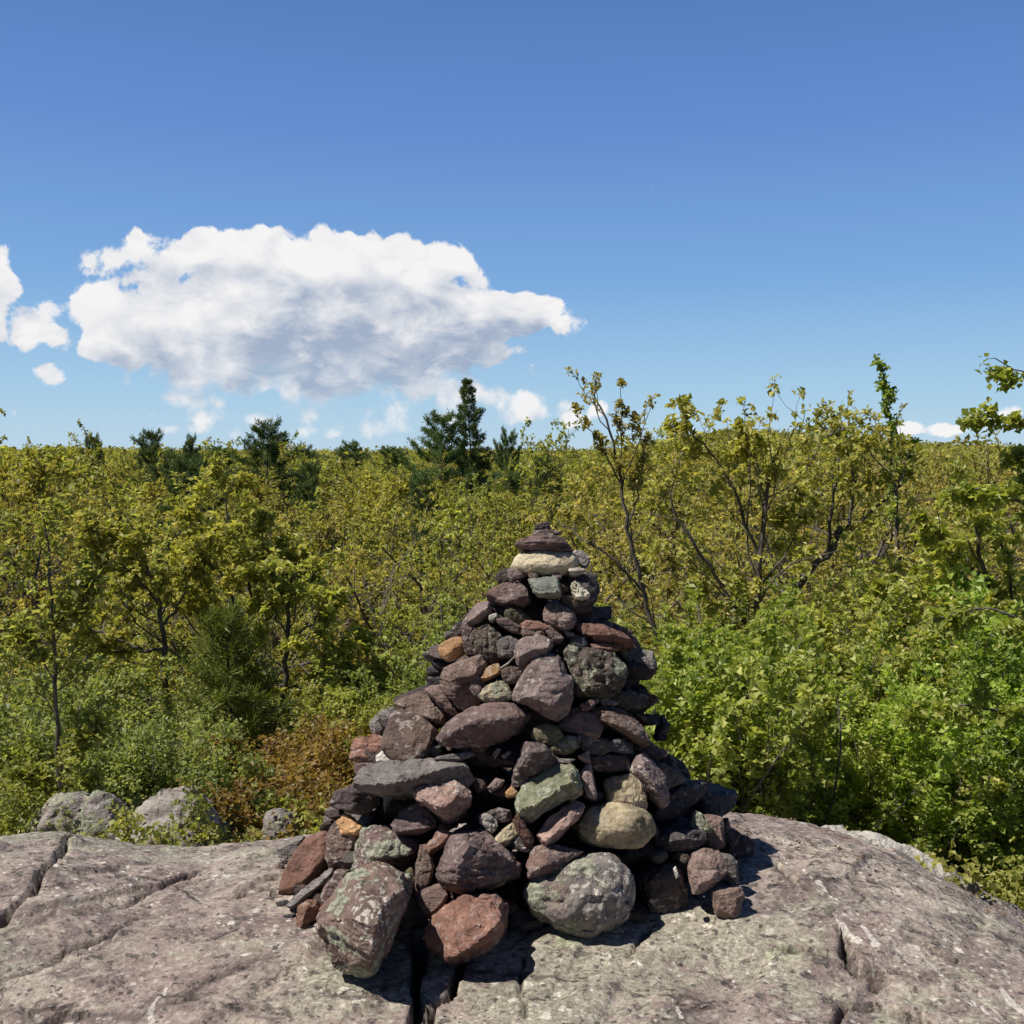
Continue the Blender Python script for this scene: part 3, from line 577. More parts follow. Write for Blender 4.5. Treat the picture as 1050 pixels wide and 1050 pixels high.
def build_cairn():
    rs = random.Random(5)
    for i, s in enumerate(STONES):
        ox, oy = TILE[s['tile']]
        P = [tuple(float(q) for q in w.split(',')) for w in s['pts'].split()]
        P = [(ox + x / 6.0, oy + y / 6.0) for x, y in P]
        cx = sum(p[0] for p in P) / len(P); cy = sum(p[1] for p in P) / len(P)
        if s['g']:
            bx, by = max(P, key=lambda p: p[1])
            d = ray(bx, by); Y = next((y for y in np.arange(2.6, 6, .005) if (EYE + d * y)[2] <= ledge_z(d[0] * y, y) + .004), 3.6)
            Y = Y + 0.05
        else:
            Y = heap_depth(cx, cy)
        Y -= s['d'] * 0.8
        C0 = at(cx, cy, Y); sc = np.linalg.norm(C0 - EYE) / FPX * math.cos(math.atan(math.hypot(cx - 525, cy - 525) / FPX))
        loc = lambda px, py: ((px - cx) * sc, -(py - cy) * sc)
        poly = [loc(*p) for p in P]
        xs = [p[0] for p in poly]; zs = [p[1] for p in poly]
        w, h = max(xs) - min(xs), max(zs) - min(zs)
        size = math.sqrt(w * h)
        t = s['t'] if s['t'] is not None else 0.16 * min(w, h)
        T = s['T'] if s['T'] is not None else max(0.75 * min(w, h), 0.5 * size, .03)
        ridge = None
        if s['r']:
            ridge = []
            for q in s['r'].split():
                x, y, tt = (float(u) for u in q.split(','))
                lx, lz = loc(ox + x / 6.0, oy + y / 6.0); ridge.append((lx, lz, tt))
            if s['t'] is None: t = 0.0
        pts = stone_points(poly, s['a'], s['b'] * 1.0, t, T, ridge, s['bev'], float(np.interp(size, [.05, .14, .26], [1.13, 1.09, 1.03]) * (1.07 if s['k'] < 12 else 1)), C0)
        lev = 6 if size > 0.13 else 5
        me, c = stone_mesh(s['name'], pts, k=s['k'], rough=s['rough'] * .8, layers=s['lay'], lev=lev, seed=i * 3 + 1, facets=22 if s['k'] > 12 else 5, flat=s['k'] > 12)
        o = link(s['name'], me, M_STONE)
        o.location = C0 + c
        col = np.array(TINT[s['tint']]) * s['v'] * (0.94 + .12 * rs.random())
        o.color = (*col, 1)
        o['speckle'] = float(s['sp']); o['lichen'] = float(s['li']); o['band'] = float(s['band'])
        tag(o, s['label'], 'stone')
        if s['name'] == 'quartz_stone':
            Q = [(330, 402), (358, 384), (388, 410), (400, 432), (442, 455), (448, 476), (400, 492), (362, 482), (342, 440)]
            q = [loc(ox + x / 6.0, oy + y / 6.0) for x, y in Q]
            qp = stone_points(q, s['a'], .5, .01, .05, None, .8)
            qm, qc = stone_mesh('quartz_crust', qp, k=14, rough=1.6, lev=5, seed=77)
            qo = link('quartz_crust', qm, M_STONE, o); qo.location = qc - c + np.array([0, -.035, 0])
            qo.color = (.62, .58, .47, 1); qo['speckle'] = 0.0; qo['lichen'] = 0.0; qo['band'] = 0.0
    # stones deep in the gaps and on the far side carry the heap
    protos = []
    for k in range(9):
        r2 = np.random.RandomState(300 + k)
        q = r2.randn(14, 3); q /= np.linalg.norm(q, axis=1)[:, None]; q *= (0.5 * np.array([1.25, 1.0, 0.62]) * (0.8 + .4 * r2.rand(3)))
        me, c = stone_mesh('stone', q, k=50, rough=1.0, layers=.5, lev=5, seed=900 + k, facets=10); protos.append(me)
    def fill(x, y, z, sz, tint, label, group):
        o = link('stone', protos[rs.randrange(9)])
        if not o.data.materials: o.data.materials.append(M_STONE)
        o.location = (x, y, z); o.scale = (sz, sz, sz)
        o.rotation_euler = (rs.uniform(-.35, .35), rs.uniform(-.35, .35), rs.uniform(0, 6.28))
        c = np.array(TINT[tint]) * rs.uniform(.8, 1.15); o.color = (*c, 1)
        o['speckle'] = .3; o['lichen'] = rs.choice([0, 0, .3]); o['band'] = .4
        tag(o, label, 'stone', group)
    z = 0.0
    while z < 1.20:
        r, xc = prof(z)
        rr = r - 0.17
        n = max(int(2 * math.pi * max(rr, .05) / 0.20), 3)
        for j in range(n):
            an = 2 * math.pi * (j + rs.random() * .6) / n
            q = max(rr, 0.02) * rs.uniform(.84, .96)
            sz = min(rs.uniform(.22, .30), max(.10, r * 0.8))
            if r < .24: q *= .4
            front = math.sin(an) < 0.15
            if front:  # gap stones get dark tints that stand in for the shade there
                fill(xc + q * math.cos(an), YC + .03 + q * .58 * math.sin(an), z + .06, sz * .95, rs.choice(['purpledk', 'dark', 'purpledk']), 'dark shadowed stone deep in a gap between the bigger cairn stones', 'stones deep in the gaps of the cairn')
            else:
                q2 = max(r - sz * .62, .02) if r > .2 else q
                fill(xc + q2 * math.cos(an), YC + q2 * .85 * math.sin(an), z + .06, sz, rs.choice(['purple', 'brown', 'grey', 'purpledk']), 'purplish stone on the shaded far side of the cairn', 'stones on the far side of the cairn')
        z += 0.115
    # small chips that close the gaps between the big stones
    k = 0
    while k < 80:
        py = rs.uniform(600, 955); px = rs.uniform(300, 770)
        Y = heap_depth(px, py)
        if Y >= YC - .03: continue
        p = at(px, py, Y + rs.uniform(.015, .06)); k += 1
        if p[2] < .03: p[2] = .03
        fill(p[0], p[1], p[2], rs.uniform(.06, .115), rs.choice(['purple', 'purpledk', 'brown', 'grey', 'mauve']), 'small purplish chip filling a gap between the bigger cairn stones', 'small chips in the gaps of the cairn')

def build_twigs():
    for a, b, label, r in [((500, 932), (588, 858), 'short pale dry twig lying over the crumbly earthy rock', .004), ((428, 342), (488, 398), 'thin dry stick poking out beside the small purplish grey block', .003)]:
        p0 = (430 + a[0] / 6, 530 + a[1] / 6); p1 = (430 + b[0] / 6, 530 + b[1] / 6)
        Y = heap_depth((p0[0] + p1[0]) / 2, (p0[1] + p1[1]) / 2) - .06
        q = np.array([at(*p0, Y), at((p0[0] + p1[0]) / 2 + .5, (p0[1] + p1[1]) / 2 + 1, Y), at(*p1, Y + .02)])
        w = Wood(); w.tube(q - q[1], [r, r, r * .6], 6)
        o = link('twig', w.mesh('twig'), M_BARKP); o.location = q[1]; tag(o, label, 'twig')
# ------------------------------------------------------------------ bedrock ledge
CREST = [(-400, 900), (-150, 868), (0, 862), (60, 858), (100, 866), (150, 872), (200, 872), (240, 867), (290, 862), (420, 850), (600, 840), (755, 833), (800, 838),
         (845, 849), (875, 861), (925, 877), (970, 902), (1005, 922), (1050, 948), (1150, 1010), (1300, 1100)]
_ca, _cs = [], []
for px, py in CREST:
    d = ray(px, py); _ca.append(math.atan2(d[0], d[1])); _cs.append(-d[2] / math.hypot(d[0], d[1]))
_ca, _cs = np.array(_ca), np.array(_cs)

def ledge_base(x, y):
    rho = np.hypot(x, y); az = np.arctan2(x, np.maximum(y, 1e-3))
    s = np.interp(az, _ca, _cs)
    rc = np.interp(az, [-.8, -.45, 0, .25, .45, .8], [4.9, 5.1, 5.3, 5.2, 4.7, 4.2])
    q = (1.6 - 3.25 * s) / (rc - 3.25) ** 2
    q = np.clip(q, 0.03, .16)
    z = 1.6 - s * rho - q * (rho - rc) ** 2
    z325 = 1.6 - s * 3.25 - q * (3.25 - rc) ** 2
    zn = z325 - 0.02 * (3.25 - rho) ** 2
    over = np.maximum(rho - rc - .6, 0)
    return np.where(rho < 3.25, zn, z - 0.25 * over ** 2)

def gpt(px, py):
    d = ray(px, py)
    for Y in np.arange(2.2, 6.5, .01):
        p = EYE + d * Y
        if p[2] <= ledge_base(np.array([p[0]]), np.array([p[1]]))[0]: return p[:2]
    return (EYE + d * 5.2)[:2]

LDIR = np.array([0.50, 0.866])           # run of the bedding on the ledge
def ledge_relief(x, y):
    P = np.stack([x, y, x * 0], 1)
    u = x * LDIR[0] + y * LDIR[1]; w = x * LDIR[1] - y * LDIR[0]
    z = fbm(P * 0.9 + 3, 3) * 0.035 + fbm(P * 3.2 + 9, 4) * 0.010 + fbm(P * 9 + 1, 5, 2.1, .55) * 0.016
    Q = np.stack([u * 1.1, w * 7.0 + fbm(P * 1.3, 2) * 1.1, x * 0], 1)
    n = vnoise(Q + 4.4)
    z += 0.009 * np.tanh(n * 14) + 0.006 * vnoise(Q * 2.7 + 8)
    Q2 = np.stack([u * 0.9, w * 3.0 + fbm(P * 2.1 + 5, 3) * 1.2, x * 0 + 3], 1)
    r = np.abs(vnoise(Q2 + 1.7))
    m = np.clip(fbm(P * 0.9 + 21, 2) * 2.2 + .25, 0, 1)
    cr = np.exp(-(r / 0.028) ** 2) * m
    z -= 0.010 * cr
    Q3 = np.stack([u * 2.0 + fbm(P * 1.7 + 2, 2) * 1.4, w * 2.2, x * 0 + 7], 1)
    r3 = np.abs(vnoise(Q3 + 5.1)); m3 = np.clip(fbm(P * 1.1 + 41, 2) * 2.5 - .1, 0, 1)
    c3 = np.exp(-(r3 / 0.022) ** 2) * m3
    z -= 0.010 * c3
    near = np.exp(-((x - .03) ** 2 + (y - 3.75) ** 2) / .9 ** 2)
    return z * (1 - .35 * near), np.maximum(cr, c3) * .75

def ledge_z(x, y):
    a, b = np.array([float(x)]), np.array([float(y)])
    return float((ledge_base(a, b) + ledge_relief(a, b)[0])[0])

def seg_dist(X, Y, pts, widths):
    """distance to a polyline minus nothing, and the local width"""
    best = np.full(X.shape, 9.0); wd = np.full(X.shape, .01)
    for i in range(len(pts) - 1):
        a, b = pts[i], pts[i + 1]; ab = b - a; L = max(float(ab @ ab), 1e-9)
        t = np.clip(((X - a[0]) * ab[0] + (Y - a[1]) * ab[1]) / L, 0, 1)
        d = np.hypot(X - a[0] - t * ab[0], Y - a[1] - t * ab[1])
        w = widths[i] + t * (widths[i + 1] - widths[i])
        k = d < best
        best = np.where(k, d, best); wd = np.where(k, w, wd)
    return best, wd

def build_ledge():
    def ax(bounds):
        out = []
        for lo, hi, st in bounds: out.append(np.arange(lo, hi, st))
        return np.concatenate(out)
    xs = ax([(-7, -2.7, .06), (-2.7, 3.1, .0115), (3.1, 6.5, .06)])
    ys = ax([(0.2, 2.6, .06), (2.6, 4.2, .0095), (4.2, 5.9, .014), (5.9, 7.8, .06)])
    X, Y = np.meshgrid(xs, ys); x, y = X.ravel(), Y.ravel()
    z = ledge_base(x, y); dz, cr = ledge_relief(x, y)
    z = z + dz
    P = np.stack([x, y, x * 0], 1)
    wob = fbm(P * 9 + 5, 4, 2.1, .6) * .022
    wobx = fbm(P * 9 + 55, 4, 2.1, .6) * .022
    CR = [([(72, 862), (58, 878), (44, 892), (34, 912), (18, 930), (-6, 948)], [.010, .018, .016, .012, .016, .02], .05),
          ([(143, 936), (110, 955), (50, 985), (0, 1003)], [.004, .009, .007, .004], .025),
          ([(218, 891), (170, 906), (122, 926)], [.004, .010, .005], .03),
          ([(285, 905), (258, 915), (225, 921)], [.004, .010, .004], .02),
          ([(428, 960), (430, 985), (423, 1010), (428, 1030), (424, 1060)], [.028, .020, .014, .020, .012], .13),
          ([(472, 985), (466, 1005), (462, 1022), (440, 1036), (446, 1060)], [.016, .016, .010, .014, .010], .07),
          ([(793, 975), (815, 978), (846, 985)], [.006, .015, .008], .03),
          ([(862, 958), (868, 985), (873, 996)], [.008, .022, .012], .05),
          ([(870, 996), (885, 1003), (899, 1003), (895, 1016)], [.012, .026, .03, .012], .07),
          ([(850, 1050), (872, 1031), (900, 1030), (945, 1046), (960, 1056)], [.008, .016, .014, .03, .03], .05),
          ([(80, 1027), (52, 1042), (20, 1060)], [.006, .018, .018], .04),
          ([(640, 985), (655, 970), (665, 958)], [.004, .01, .01], .03),
          ([(795, 885), (815, 905), (830, 912), (850, 918)], [.006, .010, .008, .004], .025),
          ([(540, 985), (533, 1010), (537, 1050)], [.004, .007, .004], .02),
          ([(930, 965), (952, 970), (985, 990)], [.006, .012, .006], .03),
          ([(640, 1050), (665, 1035), (725, 1040)], [.004, .01, .004], .02)]
    crack = cr.copy()
    for pts, wd, dep in CR:
        p = [np.array(gpt(*q)) for q in pts]
        d, w = seg_dist(x + wobx, y + wob, p, wd)
        g = np.exp(-(d / w) ** 8)
        z -= dep * g
        crack = np.maximum(crack, np.exp(-(d / (w * .85)) ** 4))
        # the stone on one side of each joint stands a little higher
    vein = np.zeros(len(x))
    VN = [([(838, 905), (870, 935), (905, 985), (930, 1010)], .011), ([(852, 940), (878, 975), (905, 1010)], .008), ([(900, 935), (940, 975), (985, 1000)], .010),
          ([(945, 930), (985, 985), (1030, 1020), (1060, 1045)], .012), ([(925, 905), (960, 945), (1000, 975)], .006), ([(605, 965), (612, 988)], .014), ([(617, 1012), (620, 1055)], .014),
          ([(684, 1008), (690, 1030), (698, 1056)], .009), ([(1000, 930), (1035, 975), (1065, 1000)], .007), ([(170, 1010), (160, 1030), (150, 1052)], .008), ([(800, 880), (860, 925)], .005),
          ([(985, 1020), (1030, 1052)], .008), ([(760, 858), (775, 880)], .005)]
    for pts, w0 in VN:
        p = [np.array(gpt(*q)) for q in pts]
        d, w = seg_dist(x + wobx * .6, y + wob * .6, p, [w0] * len(p))
        vein = np.maximum(vein, np.exp(-(d / w) ** 2) * np.clip(.55 + fbm(P * 6 + 70, 3) * 2.2, 0, 1))
    # greener film: centre front below the heap and the left crest
    gg = np.exp(-(((x - .35) / .75) ** 2 + ((y - 3.2) / .5) ** 2)) + .8 * np.exp(-(((x + 1.7) / .8) ** 2 + ((y - 4.6) / .6) ** 2)) + .5 * np.exp(-(((x + .35) / .3) ** 2 + ((y - 3.2) / .35) ** 2)) + .5 * np.exp(-(((x - 1.9) / .6) ** 2 + ((y - 3.4) / .5) ** 2))
    nx, ny = len(xs), len(ys)
    idx = np.arange(nx * ny).reshape(ny, nx)
    F = np.stack([idx[:-1, :-1].ravel(), idx[:-1, 1:].ravel(), idx[1:, 1:].ravel(), idx[1:, :-1].ravel()], 1)
    me = raw_mesh('rock_ledge', np.stack([x, y, z], 1), F, attrs=dict(vein=vein, crack=crack, green=np.clip(gg, 0, 1)))
    o = link('rock_ledge', me, M_LEDGE)
    tag(o, 'broad weathered bedrock ledge under the cairn', None, None, 'structure')

# ------------------------------------------------------------------ forest floor: one sheet to the horizon
def floor_z(x, y):
    x = np.asarray(x, float); y = np.asarray(y, float)
    rho = np.hypot(x, y); az = np.arctan2(x, y)
    z = np.interp(rho, [0, 6.2, 8, 10, 14, 20, 30, 50, 90, 160, 320, 700, 1500, 3000, 9000], [-1.75, -1.75, -1.72, -2.25, -3.6, -5.2, -7.0, -8.6, -9.3, -9.3, -8.6, -7.6, -6.9, -6.5, -6.0])
    right = np.clip((az - .05) / .25, 0, 1)
    z = z - right * np.interp(rho, [0, 7, 9, 14, 25, 60], [0, 0, .25, .5, .4, 0])
    hill = 31.0 * np.exp(-((az - .205) / .085) ** 2) * np.exp(-((rho - 1500) / 420) ** 2) + 10 * np.exp(-((az - .33) / .12) ** 2) * np.exp(-((rho - 1300) / 500) ** 2)
    back = np.clip(-y / 3, 0, 1) * 0
    P = np.stack([x.ravel() * .35, y.ravel() * .35, x.ravel() * 0], 1)
    n = (fbm(P, 3) * .25).reshape(x.shape) * np.clip((rho - 5) / 3, 0, 1)
    n2 = (fbm(P / 60 + 9, 3) * 2.2).reshape(x.shape) * np.clip((rho - 60) / 200, 0, 1)
    n3 = (fbm(P / 220 + 31, 3) * 9.0).reshape(x.shape) * np.clip((rho - 350) / 500, 0, 1)
    return z + hill + n + n2 + n3 + back

def build_floor():
    rr = np.concatenate([np.linspace(0.5, 30, 70), np.geomspace(31, 9000, 70)])
    aa = np.linspace(-math.pi, math.pi, 241)
    A, Q = np.meshgrid(aa, rr)
    x, y = (Q * np.sin(A)).ravel(), (Q * np.cos(A)).ravel()
    z = floor_z(x, y)
    n = len(aa); idx = np.arange(len(rr) * n).reshape(len(rr), n)
    F = np.stack([idx[:-1, :-1].ravel(), idx[1:, :-1].ravel(), idx[1:, 1:].ravel(), idx[:-1, 1:].ravel()], 1)
    me = raw_mesh('ground', np.stack([x, y, z], 1), F)
    o = link('ground', me, M_FLOOR); tag(o, 'forest floor falling away below the ledge', None, None, 'structure')

def rock_at(name, label, pts, Y, tint, T, r=None, k=12, li=.6, sp=.6, b=.35, a=0.0, v=1.0, rough=1.2, lay=.4, seed=1, cat='boulder'):
    P = [tuple(float(q) for q in w.split(',')) for w in pts.split()]
    cx = sum(p[0] for p in P) / len(P); cy = sum(p[1] for p in P) / len(P)
    C0 = at(cx, cy, Y); sc = Y / FPX
    loc = lambda px, py: ((px - cx) * sc, -(py - cy) * sc)
    ridge = None
    if r:
        ridge = [(*loc(*[float(u) for u in q.split(',')[:2]]), float(q.split(',')[2])) for q in r.split()]
    q = stone_points([loc(*p) for p in P], a, b, 0 if r else .1, T, ridge, .75)
    me, c = stone_mesh(name, q, k=k, rough=rough, layers=lay, lev=6, seed=seed, facets=14)
    o = link(name, me, M_STONE); o.location = C0 + c
    o.color = (*(np.array(TINT[tint]) * v), 1); o['speckle'] = sp; o['lichen'] = li; o['band'] = .6
    tag(o, label, cat)
    return o

def build_outcrops():
    rock_at('boulder', 'pale grey boulder with a dark joint behind the bedrock ledge', '112,890 122,856 138,834 160,817 190,813 208,826 218,850 228,890', 6.0, 'conglom', 1.0, r='165,850,.2', li=.45, v=1.9, b=.6, seed=3, k=70, rough=1.0, lay=1.2)
    rock_at('boulder', 'broad greenish grey boulder half hidden by the small leaved shrub', '18,890 28,850 50,822 90,812 118,826 134,850 140,890', 6.05, 'grey', 1.1, li=.7, v=1.4, b=.5, seed=8, k=50, rough=1.0)
    rock_at('boulder', 'low dark banded rock at the foot of the pale grey boulder', '160,885 180,857 205,854 222,868 236,885', 5.8, 'dark', .5, li=.2, sp=.7, v=1.7, seed=12, lay=1.5)
    rock_at('boulder', 'small mossy boulder among the rusty shrubs', '262,875 268,836 284,828 304,836 312,875', 6.4, 'grey', .6, li=.7, v=1.3, b=.5, seed=15)
    rock_at('boulder', 'pale lichen whitened ledge beyond the shoulder of the bedrock', '840,880 846,849 876,850 908,854 935,862 968,880 1000,905 960,915 900,900', 5.35, 'white', 1.0, r='900,876,.15 950,890,.12', li=.25, sp=.5, v=.8, b=.9, seed=21, k=14, rough=1.6)
    rock_at('boulder', 'dark mossy rock below the pale lichen whitened ledge', '985,950 985,906 1010,905 1042,925 1075,950 1090,990 1040,980', 4.9, 'grey', .8, li=.5, v=.75, b=.8, seed=25, rough=1.7)

def build_litter():
    """dry leaves caught along the back edge of the ledge and in its joints"""
    r = np.random.RandomState(8)
    n = 2600
    x = r.uniform(-3.2, 3.2, n); rho = r.uniform(4.1, 5.6, n); y = np.sqrt(np.maximum(rho ** 2 - x ** 2, 1.0))
    k = (fbm(np.stack([x * 2.3, y * 2.3, x * 0], 1), 3) > .24)
    x, y = x[k], y[k]
    z = ledge_base(x, y) + ledge_relief(x, y)[0] + .006
    m = len(x)
    me = leaf_mesh('leaf_litter', np.stack([x, y, z], 1), r.randn(m, 3) * [1, 1, .12], r.randn(m, 3) * .3 + [0, 0, 1], r.uniform(.010, .026, m), r.uniform(.003, .008, m), r.rand(m) * .7)
    tag(link('leaf_litter', me, M_DRY), 'scattered dry leaves on the back of the bedrock ledge', 'leaf litter', None, 'stuff')
# ------------------------------------------------------------------ trees and shrubs
class Wood:
    def __init__(self): self.V, self.F, self.n = [], [], 0
    def tube(self, P, rad, sides):
        P = np.asarray(P, float); rad = np.asarray(rad, float); m = len(P)
        T = np.gradient(P, axis=0); T /= np.linalg.norm(T, axis=1)[:, None] + 1e-9
        ref = np.array([0.0, 0, 1]) if abs(T[0, 2]) < .9 else np.array([1.0, 0, 0])
        A = np.cross(T, ref); A /= np.linalg.norm(A, axis=1)[:, None] + 1e-9
        B = np.cross(T, A)
        an = np.linspace(0, 2 * math.pi, sides, endpoint=False)
        ring = P[:, None, :] + rad[:, None, None] * (np.cos(an)[None, :, None] * A[:, None, :] + np.sin(an)[None, :, None] * B[:, None, :])
        self.V.append(ring.reshape(-1, 3))
        i = np.arange(m - 1)[:, None] * sides + np.arange(sides)[None, :]
        j = np.arange(m - 1)[:, None] * sides + (np.arange(sides)[None, :] + 1) % sides
        self.F.append(np.stack([i, j, j + sides, i + sides], -1).reshape(-1, 4) + self.n)
        self.n += m * sides
    def mesh(self, name): return raw_mesh(name, np.vstack(self.V), np.vstack(self.F))

def leaf_mesh(name, C, D, N, L, W, tone, fold=0.18):
    """one folded four cornered leaf per row: C stalk end, D direction, N face normal, L length, W half width"""
    D = D / (np.linalg.norm(D, axis=1)[:, None] + 1e-9)
    Sd = np.cross(D, N); Sd /= np.linalg.norm(Sd, axis=1)[:, None] + 1e-9
    Nn = np.cross(Sd, D)
    L = L[:, None]; W = W[:, None]
    a = C; m1 = C + D * L * .55 + Sd * W + Nn * L * fold; t = C + D * L - Nn * L * fold * .6; m2 = C + D * L * .55 - Sd * W + Nn * L * fold
    n = len(C)
    V = np.stack([a, m1, t, m2], 1).reshape(-1, 3)
    F = np.arange(4 * n).reshape(n, 4)
    F = np.concatenate([F[:, [0, 1, 2]], F[:, [0, 2, 3]]])
    return raw_mesh(name, V, F, smooth=False, attrs=dict(tone=np.repeat(tone, 4)))

def unit(v): return v / (np.linalg.norm(v) + 1e-9)

class Tree:
    def __init__(self, seed):
        self.rs = np.random.RandomState(seed); self.wood = Wood(); self.tips = []     # tips: (point, direction)
    def limb(self, P, r0, r1, sides):
        P = np.asarray(P, float); self.wood.tube(P, np.linspace(r0, r1, len(P)), sides)
    def wander(self, p, d, L, n, kink, up):
        out = [np.array(p, float)]; d = unit(np.array(d, float))
        for i in range(n):
            d = unit(d + self.rs.randn(3) * kink + np.array([0, 0, up]))
            out.append(out[-1] + d * L / n)
        return np.array(out), d
    def grow(self, p, d, L, r, level, top, par):
        rs = self.rs; tw = par.get('twig', .0025)
        n = max(3, 6 - level)
        P, dd = self.wander(p, d, L, n, par['kink'] * (1 + .25 * level), par['up'] * (1 if level < 3 else .4))
        self.limb(P, r, max(r * .35, tw), max(3, 7 - 2 * level) if level < 3 else 3)
        if level >= top:
            for k in range(1, len(P)): self.tips.append((P[k], unit(P[k] - P[k - 1])))
            return
        self.tips.append((P[-1], dd))
        self.children(P, r, L, level, top, par)
    def children(self, P, r, L, level, top, par, lo=.25):
        rs = self.rs
        nb = par['nb'][min(level, len(par['nb']) - 1)]
        nb = max(1, int(round(nb * rs.uniform(.8, 1.2))))
        for k in range(nb):
            t = lo + (1 - lo) * (k + rs.rand()) / nb
            q = t * (len(P) - 1); i = min(int(q), len(P) - 2); pt = P[i] + (P[i + 1] - P[i]) * (q - i)
            ax = unit(P[i + 1] - P[i])
            side = unit(np.cross(ax, rs.randn(3)))
            ang = R(rs.uniform(*par['ang']))
            d = ax * math.cos(ang) + side * math.sin(ang)
            Lc = L * rs.uniform(*par['ratio']) * (1.15 - .55 * t)
            self.grow(pt, d, Lc, max(r * (1 - .6 * t) * .55, par.get('twig', .003)), level + 1, top, par)
    def leaves(self, name, per, L, W, spread, droop=.25, upn=1.25, tonefn=None, keep=1.0):
        rs = self.rs
        tp = np.array([t[0] for t in self.tips]); td = np.array([t[1] for t in self.tips])
        if keep < 1: k = rs.rand(len(tp)) < keep; tp, td = tp[k], td[k]
        n = len(tp) * per
        base = np.repeat(tp, per, axis=0); bd = np.repeat(td, per, axis=0)
        ct = np.repeat(rs.rand(len(tp)), per)
        off = rs.randn(n, 3) * spread * np.array([1.1, 1.1, .6])
        # a tuft: leaves spring from the twig end in all directions and arch over
        D = bd * .45 + rs.randn(n, 3) * .8; D[:, 2] -= droop - .15
        N = rs.randn(n, 3) * .45; N[:, 2] += upn
        sz = rs.uniform(.55, 1.2, n) * np.repeat(rs.uniform(.7, 1.25, len(tp)), per)
        tone = np.clip(.18 + .62 * ct + rs.randn(n) * .16, 0, 1)
        return leaf_mesh(name, base + off, D, N, L * sz, W * sz, tone)

DECID = dict(kink=.16, up=.10, nb=(7, 6, 5), ang=(30, 68), ratio=(.45, .75))

def deciduous(seed, H, top=3, trunk_frac=.45, spread=1.0, per=9, L=.10, W=.038, lsp=.07, par=DECID, r=None, forks=5):
    t = Tree(seed); rs = t.rs
    r = r or H * .014
    P, d = t.wander((0, 0, -.4), (rs.randn() * .08, rs.randn() * .08, 1), H * trunk_frac + .4, 6, .07, .05)
    t.limb(P, r * 1.15, r * .75, 7)
    # side limbs along the trunk, then the fork into rising leaders
    for k in range(forks):
        an = 2 * math.pi * (k + rs.rand() * .6) / forks; tilt = R(rs.uniform(18, 55)) * spread
        d = np.array([math.sin(tilt) * math.cos(an), math.sin(tilt) * math.sin(an), math.cos(tilt)])
        t.grow(P[-1], d, H * rs.uniform(.42, .58), r * .6, 1, top, par)
    for k in range(4):
        i = rs.randint(2, len(P)); an = rs.uniform(0, 6.28); tilt = R(rs.uniform(60, 88))
        d = np.array([math.sin(tilt) * math.cos(an), math.sin(tilt) * math.sin(an), math.cos(tilt)])
        t.grow(P[i], d, H * rs.uniform(.25, .4), r * .4, 1, top, par)
    return t.wood.mesh('trunk'), t.leaves('crown', per, L, W, lsp)

def conifer(seed, H, kind='pine'):
    t = Tree(seed); rs = t.rs
    P, d = t.wander((0, 0, -.5), (0, 0, 1), H + .5, 10, .02, .02)
    t.limb(P, H * .012, .012, 7)
    C, D = [], []
    z = H * (.18 if kind != 'sapling' else .06)
    while z < H * .985:
        f = z / H
        if kind == 'spruce': RL = H * .20 * (1 - f) ** .75 * rs.uniform(.7, 1.15) + .15; lift = .10
        elif kind == 'sapling': RL = H * .40 * (1 - f) ** .8 * rs.uniform(.75, 1.1) + .1; lift = .30
        else: RL = H * .40 * (1 - f) ** .62 * rs.uniform(.55, 1.15) + .3; lift = .22
        nb = rs.randint(4, 7)
        a0 = rs.uniform(0, 6.28)
        for k in range(nb):
            an = a0 + 2 * math.pi * k / nb + rs.uniform(-.3, .3)
            b, dd = t.wander((P[0, 0], P[0, 1], z), (math.cos(an), math.sin(an), lift + .35 * (f > .75)), RL * rs.uniform(.7, 1.1), 5, .10, .05)
            b[:, :2] += np.array([np.interp(z, P[:, 2], P[:, 0]), np.interp(z, P[:, 2], P[:, 1])]) - P[0, :2]
            t.limb(b, .004 + .012 * RL / 3, .003, 4)
            m = max(4, int(RL * (9 if kind != 'sapling' else 14)))
            for j in range(m):
                q = (.25 + .75 * (j + rs.rand()) / m) * (len(b) - 1); i = min(int(q), len(b) - 2)
                pt = b[i] + (b[i + 1] - b[i]) * (q - i); ax = unit(b[i + 1] - b[i])
                sd = unit(np.cross(ax, (0, 0, 1))) * rs.choice([-1, 1])
                tw = ax * .7 + sd * rs.uniform(.3, 1.0) + np.array([0, 0, rs.uniform(-.1, .35)])
                ln = RL * rs.uniform(.08, .24)
                for s in np.linspace(0, 1, 3): C.append(pt + unit(tw) * ln * s); D.append(unit(tw))
        z += H * (.026 if kind == 'spruce' else .05) * rs.uniform(.7, 1.2)
    C = np.array(C); D = np.array(D)
    per = 10 if kind != 'sapling' else 5
    n = len(C) * per
    base = np.repeat(C, per, axis=0) + rs.randn(n, 3) * .04 * (1 if kind != 'sapling' else .4)
    DD = np.repeat(D, per, axis=0) * .7 + rs.randn(n, 3) * .6; DD[:, 2] += .2
    L = (.17 if kind != 'sapling' else .14) * rs.uniform(.7, 1.2, n)
    W = L * (.10 if kind != 'sapling' else .03)
    tone = np.clip(np.repeat(rs.rand(len(C)), per) * .5 + rs.rand(n) * .4, 0, 1)
    return t.wood.mesh('trunk'), leaf_mesh('crown', base, DD, rs.randn(n, 3), L, W, tone, .05)

